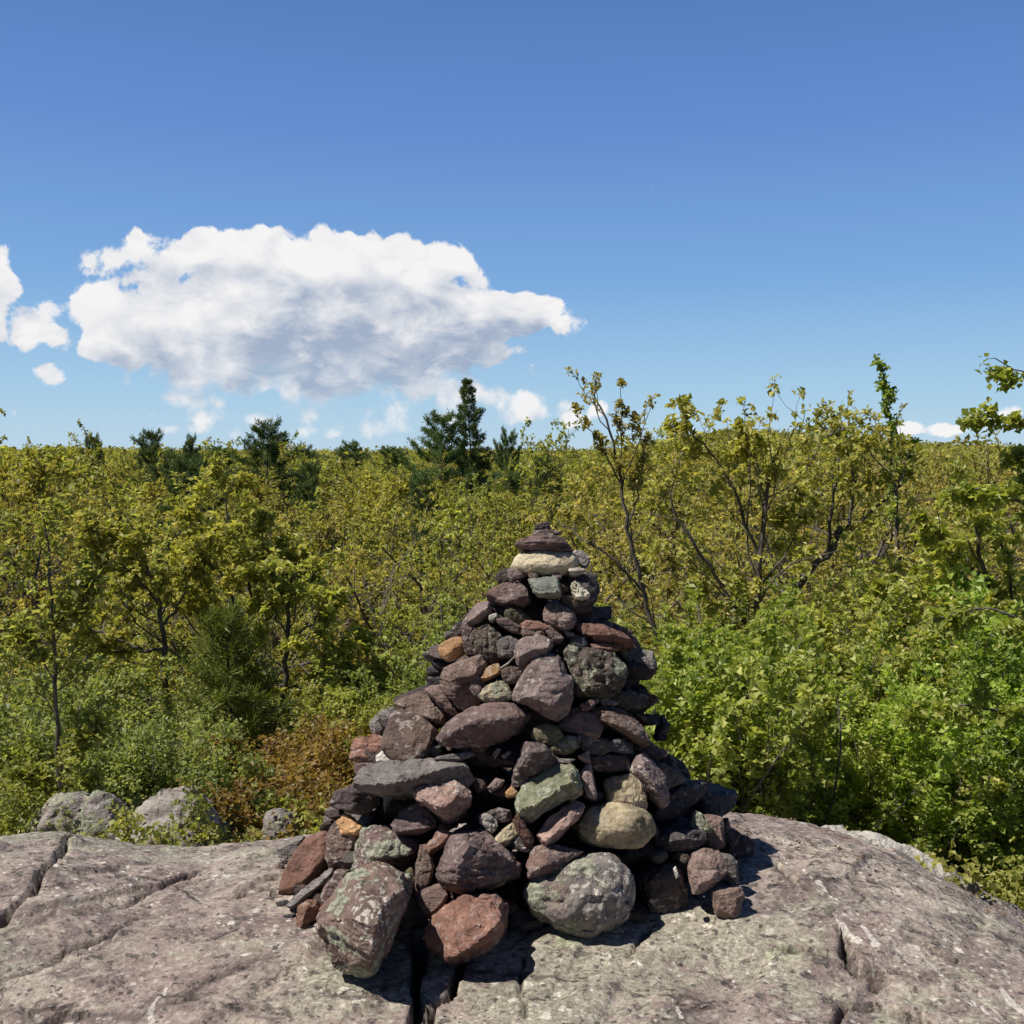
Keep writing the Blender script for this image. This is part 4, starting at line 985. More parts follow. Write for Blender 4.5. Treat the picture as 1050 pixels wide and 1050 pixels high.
def shrub(seed, H, stems=7, per=8, L=.06, W=.024, lsp=.04, up=.12, spread=.7, top=2, nb=(6, 5, 3), droop=.25):
    t = Tree(seed); rs = t.rs
    par = dict(kink=.16, up=up, nb=nb, ang=(25, 60), ratio=(.35, .6))
    for k in range(stems):
        an = rs.uniform(0, 6.28); tilt = rs.uniform(.05, spread)
        d = (math.sin(tilt) * math.cos(an), math.sin(tilt) * math.sin(an), math.cos(tilt))
        o = np.array([rs.randn() * .1, rs.randn() * .1, -.15]) * H * .5
        t.grow(o, d, H * rs.uniform(.7, 1.1), .006 + H * .004, 0, top, par)
    return t.wood.mesh('trunk'), t.leaves('crown', per, L, W, lsp, droop)

def plant(name, label, cat, meshes, loc, rz=0, s=1.0, leaf=None, bark=None, group=None, names=('trunk', 'crown'), tilt=(0, 0)):
    root = empty(name, loc, rz, s); root.rotation_euler = (tilt[0], tilt[1], rz)
    tag(root, label, cat, group)
    w, c = meshes
    if w is not None:
        o = link(names[0], w, None, root)
        if not w.materials: w.materials.append(bark or M_BARK)
    if c is not None:
        if not c.materials: c.materials.append(leaf)
        o2 = link(names[1], c, None, root)
        if leaf is not None and c.materials[0] != leaf:
            o2.material_slots[0].link = 'OBJECT'; o2.material_slots[0].material = leaf
    return root

def limb_tree(name, label, seed, Y, limbs, leaf, thin, per, L, W, lsp, par=None, bark=None, keep=1.0, tonebias=0, group=None, cat='tree', nbr=9, ylean=None, top=2):
    """a tree whose main limbs follow measured lines; the finer branching grows from them"""
    t = Tree(seed); rs = t.rs
    par = par or dict(kink=.17, up=.10, nb=(7, 5, 4), ang=(28, 65), ratio=(.30, .55))
    base = None
    for i, (pts, ra, rb, lv) in enumerate(limbs):
        P = []
        for q in pts:
            dy = q[2] if len(q) > 2 else 0.0
            P.append(at(q[0], q[1], Y + dy))
        P = np.array(P)
        # fine resampling with a little crookedness
        s = np.linspace(0, len(P) - 1, (len(P) - 1) * 4 + 1); Pf = np.stack([np.interp(s, np.arange(len(P)), P[:, k]) for k in range(3)], 1)
        ker = np.array([.25, .5, .25])
        for _ in range(2):
            Pf[1:-1] = .25 * Pf[:-2] + .5 * Pf[1:-1] + .25 * Pf[2:]
        Pf[1:-1] += rs.randn(len(Pf) - 2, 3) * .012 * Y / 9
        if base is None: base = Pf[0].copy()
        Pf = Pf - base
        ra, rb = ra * thin, max(rb * thin, .003)
        t.limb(Pf, ra, rb, 8 if ra > .03 else 5)
        if lv is not None:
            Ln = float(np.linalg.norm(np.diff(Pf, axis=0), axis=1).sum())
            p2 = dict(par); p2['nb'] = (lv,) + tuple(par['nb'][1:])
            t.children(Pf, (ra + rb) / 2, Ln * .7, 0, top, p2, lo=.35 if ra > .035 else .15)
            t.tips.append((Pf[-1], unit(Pf[-1] - Pf[-2])))
    crown = t.leaves('crown', per, L, W, lsp, keep=keep)
    return plant(name, label, cat, (t.wood.mesh('trunk'), crown), tuple(base), 0, 1.0, leaf, bark, group)

def put(px, Y, sink=0.0):
    """ground point under photo column px at distance Y"""
    x = (px - 525) / FPX * Y * 1.0
    return (x, Y, float(floor_z(np.array([x]), np.array([Y]))[0]) - sink)

def height_for(px, py, Y):
    p = put(px, Y); return at(px, py, Y)[2] - p[2]
# ------------------------------------------------------------------ the forest
CLUMP = dict(kink=.18, up=.07, nb=(7, 5, 4), ang=(32, 74), ratio=(.45, .75), twig=.006)
CLUMPF = dict(twig=.012, kink=.16, up=.10, nb=(7, 5, 4), ang=(30, 70), ratio=(.45, .75))
AIRY = dict(kink=.2, up=.07, nb=(7, 5, 4), ang=(30, 72), ratio=(.42, .72))

def build_forest():
    rs = random.Random(11)
    OAKN = [deciduous(40 + i, 7.5, per=10, L=.112, W=.036, lsp=.03, par=CLUMP, spread=1.25 + .12 * (i % 3)) for i in range(5)]
    OAKS = [deciduous(60 + i, 4.2, per=8, L=.092, W=.029, lsp=.02, par=CLUMP, forks=4, trunk_frac=.38) for i in range(4)]
    OAKF = [deciduous(80 + i, 8.5, per=9, L=.20, W=.068, lsp=.07, par=CLUMPF, top=3, trunk_frac=.40) for i in range(4)]
    placed = []
    def free(x, y, m):
        return all((x - a) ** 2 + (y - b) ** 2 > m * m for a, b in placed)
    G1 = 'oaks of the rolling canopy below the ledge'
    cnt = 0
    rings = [(11.5, 18, 2.9, 20), (18, 30, 3.3, 58), (30, 52, 4.2, 84), (52, 96, 5.6, 90)]
    for lo, hi, sep, nmax in rings:
        k = 0
        for tr in range(2600):
            if k >= nmax: break
            az = R(rs.uniform(-31, 31)); d = math.sqrt(rs.uniform(lo * lo, hi * hi))
            x, y = d * math.sin(az), d * math.cos(az)
            if not free(x, y, sep): continue
            px = 525 + FPX * math.tan(az)
            if d < 12.0 and -20 < px < 360: continue
            if d < 13 and px > 700: continue
            placed.append((x, y)); k += 1; cnt += 1
            right = min(max((px - 560) / 160, 0), 1); left = min(max((130 - px) / 130, 0), 1)
            py = (1 - right) * np.interp(d, [10, 14, 18, 24, 35, 60, 100], [640, 585, 540, 508, 486, 471, 467]) + right * np.interp(d, [10, 14, 18, 24, 35, 60, 100], [630, 550, 500, 474, 466, 466, 466])
            if left > 0 and 14 < d < 45: py -= 26 * left
            py += rs.uniform(-16, 26) * (1 if d < 50 else .4)
            if d > 26: py -= max(0, 14 * math.sin(px * .021 + 1.3) + 9 * math.sin(px * .057)) * .8 + 6 * left + 5 * right * (d < 50)
            if 16 < d and rs.random() < .14: py -= rs.uniform(6, 20)
            z0 = float(floor_z(np.array([x]), np.array([y]))[0])
            zt = 1.6 - (py - 465) / FPX * y
            H = max(zt - z0, 1.8)
            gold = rs.random() < (.15 + .55 * right)
            if d < 30:
                set_, h0 = (OAKS, 4.4) if H < 3.6 else (OAKN, 7.6)
            else: set_, h0 = OAKF, 9.0
            m = set_[rs.randrange(len(set_))]
            leaf = M_GOLD if gold else (M_OAK if rs.random() < .55 else M_OAKG)
            if d < 17 and px < 420: leaf = M_OAKG if rs.random() < .7 else M_OAK
            dist = 'close below the ledge' if d < 17 else ('in the nearer canopy' if d < 30 else ('in the mid canopy' if d < 52 else 'in the far canopy'))
            colr = {M_GOLD: 'bronze tinted', M_OAK: 'olive yellow', M_OAKG: 'fresh yellow green'}[leaf]
            side = 'off the sunny flank of the cairn' if px < 525 else 'off the shaded flank of the cairn'
            plant('oak_tree', '%s oak %s %s' % (colr, dist, side), 'tree', m, (x, y, z0), rs.uniform(0, 6.28), H / h0, leaf, M_BARK,
                  '%s oaks %s %s' % (colr, dist, side), tilt=(rs.uniform(-.06, .06), rs.uniform(-.06, .06)))

    # -------- evergreens that stand out on the skyline
    SPR = conifer(5, 12, 'spruce'); PIN = [conifer(6, 9, 'pine'), conifer(7, 9, 'pine')]
    def ever(px, py, Y, meshes, h0, label, rz=0, wide=1.0, group=None):
        p = put(px, Y); H = height_for(px, py, Y)
        o = plant('evergreen_tree', label, 'tree', meshes, p, rz, H / h0, M_PINE, M_BARK, group)
        o.scale = (H / h0 * wide, H / h0 * wide, H / h0)
    ever(486, 388, 62, SPR, 12, 'tall dark spire shaped evergreen highest on the skyline behind the cairn', .4, .85)
    ever(452, 424, 60, PIN[0], 9, 'spreading dark pine with tiered limbs beside the tall spire evergreen', 1.2, .95)
    ever(520, 444, 66, PIN[1], 9, 'low dark pine on the other side of the tall spire evergreen', 2.6, .6)
    ever(265, 436, 58, PIN[1], 9, 'broad rounded dark pine standing alone on the skyline', .3, 1.05)
    ever(156, 442, 66, PIN[0], 9, 'small open topped dark pine on the skyline under the little cloud', 4.0, .75)
    ever(188, 451, 60, PIN[1], 9, 'dark green pointed evergreen next to the small open topped pine', 1.0, .55)
    ever(95, 447, 60, PIN[0], 9, 'dark pointed evergreen rising behind the oaks at the outer skyline', 2.0, .5)
    for px, py, Y in [(325, 460, 95), (347, 455, 100), (226, 458, 98), (402, 459, 96), (300, 463, 98), (690, 462, 92)]:
        ever(px, py, Y, PIN[int(px) % 2], 9, 'tiny far dark evergreen poking above the canopy line', px, 1.3, 'tiny far evergreens along the canopy line')
    ever(690, 478, 45, SPR, 12, 'dark evergreen half hidden among bronze oaks right of the slender tree', 2.0, 1.3)

    for px, py, Y, w_ in [(192, 470, 40, .9), (172, 463, 52, .8), (318, 474, 48, .7), (432, 486, 42, .6), (560, 470, 60, .8)]:
        ever(px, py, Y, PIN[px % 2], 9, 'dark pine sunk among the oaks of the canopy', px, w_, 'pines sunk among the oaks of the canopy')

    # -------- trees with limbs one can follow
    limb_tree('slender_tree', 'tall slender dark stemmed tree leaning behind the cairn with sparse leaf tufts', 201, 9.5,
        [([(735, 905), (712, 790), (692, 702), (672, 650), (657, 600), (643, 540), (637, 492), (626, 440), (606, 397)], .050, .010, 9),
         ([(657, 604), (632, 575), (600, 552), (575, 535, .3)], .022, .007, 6), ([(643, 545), (652, 510), (661, 475), (655, 432)], .017, .006, 7),
         ([(668, 640), (640, 620), (622, 590, .3), (608, 560, .5)], .014, .005, 5), ([(637, 495), (618, 462), (592, 425)], .012, .005, 6), ([(676, 660), (684, 615, -.3), (690, 575, -.4)], .012, .005, 5),
         ([(630, 455), (640, 425), (636, 398)], .010, .004, 5)], M_TIP, .68, 5, .045, .017, .012, keep=.7,
        par=dict(kink=.13, up=.16, nb=(7, 5, 3), ang=(22, 48), ratio=(.20, .36)))
    limb_tree('oak_tree', 'spreading oak with long low crooked limb right of the cairn and golden tufted top', 202, 12,
        [([(780, 860), (776, 740), (777, 640), (780, 560), (785, 505), (800, 455)], .085, .02, 8), ([(778, 655), (750, 620), (728, 580), (700, 540), (686, 505), (688, 490)], .045, .012, 8),
         ([(780, 575), (765, 535), (748, 490), (722, 455), (700, 438)], .034, .010, 9), ([(776, 625), (748, 612), (720, 605)], .02, .008, 5), ([(785, 510), (775, 480), (765, 450)], .018, .007, 7), ([(780, 600), (812, 560), (822, 520)], .022, .008, 6)],
        M_AMBER, .68, 8, .085, .027, .02, keep=.75, par=AIRY)
    limb_tree('oak_tree', 'gnarled oak with a thick forked grey limb and pale tufted crown further right', 203, 13,
        [([(800, 880), (798, 720), (806, 618), (828, 590), (855, 560), (862, 540)], .095, .05, 3), ([(855, 562), (872, 525), (880, 490), (862, 452), (840, 440)], .04, .010, 9),
         ([(850, 572), (853, 525), (860, 480), (868, 446)], .04, .010, 8), ([(856, 552), (900, 520), (925, 500), (900, 470), (880, 455)], .035, .009, 9), ([(830, 588), (815, 555), (812, 520)], .02, .008, 6),
         ([(806, 640), (850, 640), (885, 615), (900, 580)], .03, .010, 7)],
        M_FRESH, .68, 7, .080, .026, .02, keep=.6, par=AIRY)
    limb_tree('oak_tree', 'oak with long bare dark limbs sweeping low near the right margin', 204, 10.5,
        [([(1060, 860), (1050, 740), (1035, 660), (1010, 600), (1000, 540)], .07, .02, 7), ([(1042, 690), (1000, 668), (960, 656), (925, 635), (912, 610)], .03, .010, 5), ([(1036, 665), (1040, 620), (1030, 570), (1020, 520)], .03, .01, 7),
         ([(1048, 730), (990, 715), (930, 690), (890, 665)], .025, .008, 4), ([(1020, 625), (985, 590), (965, 560), (960, 520)], .022, .008, 6)],
        M_FRESH, .75, 8, .088, .029, .02, keep=.8)
    limb_tree('cherry_tree', 'narrow dark leaved tree with a whip like leader rising above the oaks', 205, 17,
        [([(930, 760), (922, 600), (918, 500), (912, 430), (905, 376)], .07, .012, 20), ([(918, 505), (930, 475), (936, 455)], .02, .008, 4)],
        M_GREEN, .75, 6, .10, .036, .03, par=dict(twig=.010, kink=.1, up=.14, nb=(16, 3, 3), ang=(30, 60), ratio=(.04, .10)), top=1)
    limb_tree('oak_tree', 'oak with a low two way fork seen through its yellow green leaves', 206, 12.2,
        [([(252, 800), (250, 725), (253, 650)], .065, .045, 2), ([(253, 652), (238, 615), (229, 592), (214, 560), (205, 530)], .032, .009, 9), ([(253, 650), (259, 617), (248, 567), (231, 527), (232, 505)], .036, .010, 9),
         ([(252, 665), (280, 630), (300, 600), (315, 575)], .03, .009, 8), ([(248, 700), (215, 660), (195, 640), (175, 610)], .022, .008, 7), ([(256, 625), (275, 590), (268, 545)], .02, .008, 6)],
        M_FRESH, .75, 8, .088, .029, .02, keep=.85, par=AIRY)
    limb_tree('oak_tree', 'oak with crooked dark horizontal limbs left of the soft young pine', 207, 11.6,
        [([(176, 800), (172, 720), (168, 645), (162, 610), (150, 580)], .055, .02, 6), ([(170, 665), (145, 668), (112, 650), (85, 640), (70, 625)], .03, .009, 8), ([(173, 715), (140, 720), (95, 713), (66, 695), (50, 690)], .026, .009, 6),
         ([(168, 640), (185, 615), (205, 590), (210, 565)], .024, .008, 8), ([(164, 620), (140, 590), (110, 575), (95, 550)], .024, .008, 8)],
        M_FRESH, .75, 8, .088, .029, .02, keep=.85, par=AIRY)
    limb_tree('oak_tree', 'straight dark trunked oak between the soft young pine and the pale dead snag', 208, 11.4,
        [([(296, 805), (294, 740), (293, 680), (296, 620), (300, 585)], .055, .02, 7), ([(294, 706), (325, 700), (352, 690), (385, 668)], .018, .006, 7), ([(294, 700), (268, 705), (240, 690)], .018, .006, 6), ([(294, 660), (320, 640), (345, 610)], .02, .007, 8), ([(294, 650), (275, 620), (270, 590)], .018, .007, 7)],
        M_FRESH, .75, 8, .084, .028, .02, keep=.85, par=AIRY)
    limb_tree('dead_tree', 'pale bare dead snag with upright leafless twigs behind the cairn', 209, 12.5,
        [([(390, 760), (389, 700), (391, 650), (397, 610), (404, 578)], .022, .006, 8), ([(391, 655), (380, 625), (372, 595)], .010, .004, 6), ([(392, 640), (405, 620), (412, 590)], .010, .004, 6), ([(389, 690), (375, 670), (365, 650)], .008, .003, 5)],
        M_TIP, .68, 1, .05, .02, .03, keep=.05, bark=M_BARKP, par=dict(kink=.12, up=.2, nb=(6, 4, 3), ang=(20, 50), ratio=(.3, .5)))
    limb_tree('sapling', 'thin dark stemmed sapling growing at the edge of the bedrock beside the greenish boulder', 210, 6.4,
        [([(65, 880), (60, 790), (57, 700), (55, 630), (50, 560), (46, 520)], .024, .006, 12), ([(60, 790), (80, 765), (96, 735)], .008, .003, 6), ([(62, 830), (40, 800), (22, 790)], .008, .003, 6), ([(64, 850), (85, 825), (98, 800)], .007, .003, 5), ([(57, 700), (35, 660), (18, 640)], .009, .003, 6), ([(56, 660), (78, 625), (95, 600)], .008, .003, 6)],
        M_OAKG, .75, 4, .052, .021, .035, keep=.9, par=dict(kink=.15, up=.1, nb=(10, 4, 3), ang=(35, 70), ratio=(.16, .32)))
    limb_tree('birch_tree', 'birch reaching in from the right edge with bright hanging leaves', 211, 6.6,
        [([(1120, 960), (1112, 800), (1104, 640), (1096, 520)], .05, .03, 5), ([(1096, 520), (1088, 460), (1074, 410), (1048, 380), (1012, 368)], .014, .004, 5), ([(1100, 560), (1060, 520), (1010, 500), (965, 505)], .018, .005, 9), ([(1094, 470), (1060, 440), (1020, 425), (1000, 432)], .012, .004, 7),
         ([(1106, 680), (1060, 640), (1000, 620), (950, 640)], .018, .005, 9), ([(1110, 770), (1060, 735), (990, 720), (930, 745)], .018, .005, 9), ([(1098, 520), (1070, 480), (1035, 470)], .012, .004, 7)],
        M_LIME, .75, 5, .056, .022, .03, keep=.8, par=dict(kink=.14, up=-.02, nb=(9, 4, 3), ang=(30, 70), ratio=(.15, .28)), bark=M_BARKG)

    # -------- soft young pine in front of the oaks
    SAP = conifer(9, 2.6, 'sapling')
    p = put(238, 10.2); H = height_for(238, 632, 10.2)
    o = plant('pine_sapling', 'soft needled young pine in front of the oaks above the rusty shrubs', 'tree', SAP, p, .5, H / 2.6, M_PINES, M_BARK)
    # small pine growing further along
    # -------- shrubs
    SHG = [shrub(300 + i, 2.4, stems=9, per=8, L=.066, W=.026, lsp=.03) for i in range(4)]
    SHY = [shrub(310 + i, 1.6, stems=6, per=9, L=.05, W=.02, lsp=.025, up=.02, spread=1.1) for i in range(2)]
    SHD = [shrub(320 + i, 1.3, stems=10, per=8, L=.036, W=.016, lsp=.035, up=.16, spread=.6) for i in range(3)]
    SHR = [shrub(330 + i, .7, stems=9, per=11, L=.027, W=.012, lsp=.035, up=.12, spread=.9) for i in range(3)]
    def bush(px, py, Y, meshes, h0, label, leaf, group=None, rz=None, wide=1.0):
        p = put(px, Y, .05); H = max(height_for(px, py, Y), .3)
        o = plant('shrub', label, 'shrub', meshes, p, rz if rz is not None else rs.uniform(0, 6.28), H / h0, leaf, M_BARKG, group, names=('stems', 'foliage'))
        o.scale = (H / h0 * wide, H / h0 * wide, H / h0)
    for i, (px, py, Y) in enumerate([(690, 700, 7.6), (735, 660, 8.6), (780, 690, 7.6), (830, 640, 9.6), (860, 690, 8.2), (915, 660, 8.8), (975, 680, 7.6), (1020, 640, 8.4), (700, 640, 10.2), (1070, 720, 7.6), (660, 690, 8.8), (780, 620, 10.8), (880, 610, 11), (955, 610, 10.6), (1075, 600, 9.2)]):
        bush(px, py, Y, SHG[i % 4], 2.5, 'leafy shrub in the bright green thicket on the shaded side of the cairn', M_GREEN if i not in (2, 3, 5, 8, 11, 12, 13) else M_OAKG, 'leafy shrubs of the bright green thicket', wide=1.05)
    SHU = [shrub(340 + i, 2.4, stems=8, per=7, L=.074, W=.027, lsp=.02, up=.30, spread=.32, nb=(9, 3, 2), droop=.45) for i in range(2)]
    for i, (px, py, Y) in enumerate([(680, 700, 6.9), (712, 664, 7.2), (742, 690, 6.6), (772, 672, 7.0), (728, 745, 6.3)]):
        bush(px, py, Y, SHU[i % 2], 2.5, 'upright lime green leafy sapling close behind the shaded flank of the cairn', M_LIME, 'upright lime saplings behind the cairn')
    bush(935, 762, 7.6, SHY[0], 1.6, 'yellow green maple like shrub spilling over the pale lichen whitened ledge', M_OAKG, wide=1.2)
    bush(868, 800, 7.4, SHY[1], 1.6, 'smaller yellowish shrub at the back edge of the bedrock', M_OAKG, wide=1.3)
    bush(775, 640, 9.4, SHR[0], .7, 'reddish leaved shrub among the bright green shrubs', M_RUST, wide=.5)
    bush(1020, 780, 7.2, SHG[1], 2.5, 'green shrub at the right margin above the dark mossy rock', M_GREEN, wide=1.3)
    bush(955, 905, 5.35, SHR[1], .7, 'little leafy tuft in the seam between bedrock and pale ledge', M_OAKG, wide=.9)
    bush(1005, 905, 5.25, SHR[2], .7, 'second little leafy tuft lower in the seam by the pale ledge', M_OAKG, wide=.9)
    for i, (px, py, Y) in enumerate([(125, 752, 7.4), (165, 752, 7.6), (205, 765, 7.4), (20, 760, 7.0), (-10, 720, 7.6), (90, 730, 8.6), (225, 745, 8.8), (25, 690, 9.2), (222, 790, 7.2), (202, 842, 5.75), (75, 838, 5.75), (110, 846, 5.7), (0, 800, 6.5)]):
        bush(px, py, Y, SHD[i % 3], 1.35, 'small leaved grey green shrub around the boulders behind the ledge', M_DULL if i not in (3, 6, 9, 12) else M_OAKG, 'small leaved shrubs around the boulders')
    for i, (px, py, Y) in enumerate([(255, 772, 7.3), (290, 760, 8.0), (312, 752, 8.8), (325, 780, 7.6), (270, 820, 6.6), (340, 755, 9.6), (225, 815, 6.8), (300, 826, 6.7)]):
        bush(px, py, Y, SHR[i % 3], .75, 'low rusty orange shrub behind the ledge beside the cairn', M_RUST, 'low rusty shrubs behind the ledge', wide=1.1)
    for i, (px, py, Y) in enumerate([(335, 812, 6.6), (322, 838, 6.2), (345, 835, 6.3)]):
        bush(px, py, Y, SHR[i % 3], .75, 'small yellow green tuft against the sunny foot of the cairn', M_OAKG, 'yellow green tufts at the foot of the cairn')
    for i, (px, py, Y) in enumerate([(352, 700, 10.2), (400, 690, 10.6), (430, 720, 9.8), (330, 720, 9.8), (100, 690, 10.4), (180, 730, 9.8), (375, 740, 9.4), (450, 660, 11.4), (500, 640, 11.5), (560, 640, 11), (620, 660, 10)]):
        bush(px, py, Y, SHG[i % 4], 2.5, 'shadowy green understorey shrub between the oak trunks', M_DULL if i % 3 else M_OAKG, 'understorey shrubs between the oak trunks')

    # -------- things nobody could count: leafy ground cover, the wood towards the horizon
    r = np.random.RandomState(4)
    n = 60000
    az = R(34) * r.uniform(-1, 1, n); d = 6.4 + (34 - 6.4) * r.rand(n) ** 1.3
    x, y = d * np.sin(az), d * np.cos(az)
    k = fbm(np.stack([x * .7, y * .7, x * 0], 1), 3) > -.12
    x, y, d = x[k], y[k], d[k]
    z = floor_z(x, y) + r.rand(len(x)) ** 1.5 * .45
    nn = len(x)
    sz = .03 + .0025 * d
    me = leaf_mesh('undergrowth', np.stack([x, y, z], 1), r.randn(nn, 3) * [1, 1, .5], r.randn(nn, 3) * .5 + [0, 0, 1], sz * r.uniform(.7, 1.4, nn), sz * .42, r.rand(nn) * .8)
    tag(link('undergrowth', me, M_DULL), 'low leafy ground cover under the trees', 'undergrowth', None, 'stuff')
    Cs, Ls, Ts = [], [], []
    for lo, hi, area, nq, ql, H in [(92, 240, 30, 110, .62, 9.3), (240, 650, 60, 42, 1.3, 9.5), (650, 2400, 420, 22, 3.6, 9.5)]:
        nt = int(.5 * (hi * hi - lo * lo) * R(70) / area)
        a = R(35) * r.uniform(-1, 1, nt); dd = np.sqrt(r.uniform(lo * lo, hi * hi, nt))
        cx, cy = dd * np.sin(a), dd * np.cos(a); cz = floor_z(cx, cy)
        hh = H * r.uniform(.72, 1.2, nt); rad = r.uniform(2.2, 3.6, nt) * (1 if lo < 600 else 2.2)
        q = r.randn(nt, nq, 3); q /= np.linalg.norm(q, axis=2)[:, :, None]; q *= r.rand(nt, nq)[:, :, None] ** .33
        bump = 1 + .35 * r.randn(nt, nq)[:, :, None]
        P = np.stack([cx, cy, cz + hh - rad * .95], 1)[:, None, :] + q * bump * np.stack([rad, rad, rad * .85], 1)[:, None, :]
        Cs.append(P.reshape(-1, 3)); Ls.append(np.full(nt * nq, ql)); Ts.append(np.clip(np.repeat(r.rand(nt) ** 1.3 * .7, nq) + r.rand(nt * nq) * .3, 0, 1))
    C = np.vstack(Cs); L = np.concatenate(Ls); T = np.concatenate(Ts); nn = len(C)
    me = leaf_mesh('distant_forest', C, r.randn(nn, 3), r.randn(nn, 3) * .7 + [0, 0, .7], L * r.uniform(.7, 1.3, nn), L * .45, T)
    tag(link('distant_forest', me, M_OAK), 'unbroken olive green spring woodland stretching to the horizon', 'forest', None, 'stuff')
# ------------------------------------------------------------------ sky, sun, camera
SUN_EL = R(57); SUN_TO = np.array([-.98, -.18])        # high sun from the left, a touch behind the cairn

def build_sky():
    w = bpy.data.worlds.new('World'); SC.world = w; w.use_nodes = True
    g = NT(w.node_tree)
    sky = g.n('ShaderNodeTexSky', sky_type='NISHITA', sun_disc=False)
    sky.sun_elevation = SUN_EL; sky.sun_rotation = math.atan2(SUN_TO[0], SUN_TO[1])
    sky.altitude = 200; sky.air_density = 1.0; sky.dust_density = 0.35; sky.ozone_density = 2.2
    STR = 0.085
    tc = g.n('ShaderNodeTexCoord'); v = tc.outputs['Generated']
    sp = g.n('ShaderNodeSeparateXYZ'); g.set(sp.inputs[0], v)
    az0 = g.math('ARCTAN2', sp.outputs[0], sp.outputs[1]); el0 = g.math('ARCSINE', sp.outputs[2])
    def ang(px, py):
        d = ray(px, py); return math.atan2(d[0], d[1]), math.atan2(d[2], math.hypot(d[0], d[1]))
    BL = [(300, 312, 200, 62, 1.0), (185, 267, 95, 24, .75), (250, 265, 90, 30, .9), (390, 288, 115, 42, .95), (490, 326, 100, 28, .8), (545, 330, 45, 13, .6), (160, 340, 66, 50, .8), (330, 372, 170, 40, .8), (430, 340, 110, 50, .9),
          (12, 334, 55, 24, .62), (-8, 300, 26, 42, .7), (55, 384, 20, 12, .5), (180, 408, 14, 11, .32), (222, 415, 20, 11, .32), (468, 402, 48, 22, .6), (535, 417, 32, 17, .5), (592, 422, 28, 15, .45), (340, 420, 120, 15, .35), (150, 421, 14, 5, .25), (1012, 422, 26, 8, .32), (395, 436, 60, 10, .40), (250, 428, 60, 12, .42), (440, 430, 55, 12, .45), (310, 444, 70, 7, .36), (205, 440, 30, 6, .3), (960, 440, 40, 6, .22)]
    HOLE = [(152, 299, 30, 11, .32)]
    def density(az, el, vec):
        f = None
        n1 = g.noise(vec, 16.0, 8, 0.62, 0.35)
        bb = g.voro(g.vmath('ADD', vec, g.vmath('MULTIPLY', g.noise(vec, 40.0, 4, .6), (.012, .012, .012))), 42.0, 'SMOOTH_F1', smooth=.35)
        for px, py, rx, ry, hgt in BL + [(a, b, c, d, -e) for a, b, c, d, e in HOLE]:
            a, e = ang(px, py); sx = rx / FPX * 1.12; sy = ry / FPX * 1.15
            dx = g.math('MULTIPLY', g.math('SUBTRACT', az, a), 1 / sx); dy = g.math('MULTIPLY', g.math('SUBTRACT', el, e), 1 / sy)
            r2 = g.math('ADD', g.math('MULTIPLY', dx, dx), g.math('MULTIPLY', dy, dy))
            b = g.math('MULTIPLY', g.math('SUBTRACT', 1.0, r2), abs(hgt))
            b = g.math('MAXIMUM', b, -.6)
            if hgt < 0: f = g.math('SUBTRACT', f, g.math('MAXIMUM', g.math('MULTIPLY', b, 1.0), 0.0))
            else: f = b if f is None else g.math('SMOOTH_MAX', f, b, .25)
        d = g.math('ADD', f, g.math('MULTIPLY', g.math('SUBTRACT', n1, .52), 2.0))
        return g.math('ADD', d, g.math('MULTIPLY', g.math('SUBTRACT', .42, bb), .70)), n1
    d0, n0 = density(az0, el0, v)
    o = (-.012, 0, .020)
    v2 = g.vmath('ADD', v, o)
    d1, _ = density(g.math('ADD', az0, o[0]), g.math('ADD', el0, o[2]), v2)
    # grey base of the big cloud, underside shade painted into its colour
    def soft(px, py, rx, ry):
        a, e = ang(px, py)
        dx = g.math('MULTIPLY', g.math('SUBTRACT', az0, a), FPX / rx); dy = g.math('MULTIPLY', g.math('SUBTRACT', el0, e), FPX / ry)
        return g.step(g.math('ADD', g.math('ADD', g.math('MULTIPLY', dx, dx), g.math('MULTIPLY', dy, dy)), g.math('MULTIPLY', g.math('SUBTRACT', n0, .5), 1.8)), 0.0, 1.9, 1, 0)
    low = soft(330, 418, 230, 52)
    alpha = g.step(d0, .02, g.math('ADD', .20, g.math('MULTIPLY', low, .30)))
    alpha = g.math('MULTIPLY', alpha, g.math('SUBTRACT', 1.0, g.math('MULTIPLY', low, .12)))
    tex = g.noise(g.mapping(v, (1, 1, 1.9)), 24.0, 7, .6, .5)
    bil = g.voro(g.vmath('ADD', v, g.vmath('MULTIPLY', g.noise(v, 60.0, 3, .6), (.010, .010, .010))), 30.0, 'SMOOTH_F1', smooth=.5)
    base = g.math('ADD', g.math('MULTIPLY', soft(405, 352, 150, 48), .85), g.math('ADD', g.math('MULTIPLY', soft(270, 376, 180, 32), .55), g.math('ADD', g.math('MULTIPLY', soft(250, 293, 120, 16), .35), g.math('MULTIPLY', soft(500, 348, 70, 20), .35))), clamp=True)
    base = g.math('MULTIPLY', base, g.math('ADD', .78, g.math('ADD', g.math('MULTIPLY', g.math('SUBTRACT', tex, .5), 2.6), g.math('MULTIPLY', g.math('SUBTRACT', bil, .36), 1.1))), clamp=True)
    sh = g.step(g.math('SUBTRACT', d1, g.math('MULTIPLY', d0, .60)), -.25, .85)
    shade = g.math('ADD', g.math('MULTIPLY', sh, .42), g.math('ADD', g.math('MULTIPLY', base, .60), g.math('MULTIPLY', g.math('SUBTRACT', tex, .47), 1.05)), clamp=True)
    cl = g.mix(shade, (.92, .91, .91, 1), (.36, .44, .58, 1))
    k = 1.0 / STR
    cl = g.mix(1.0, cl, (k, k, k, 1), 'MULTIPLY')
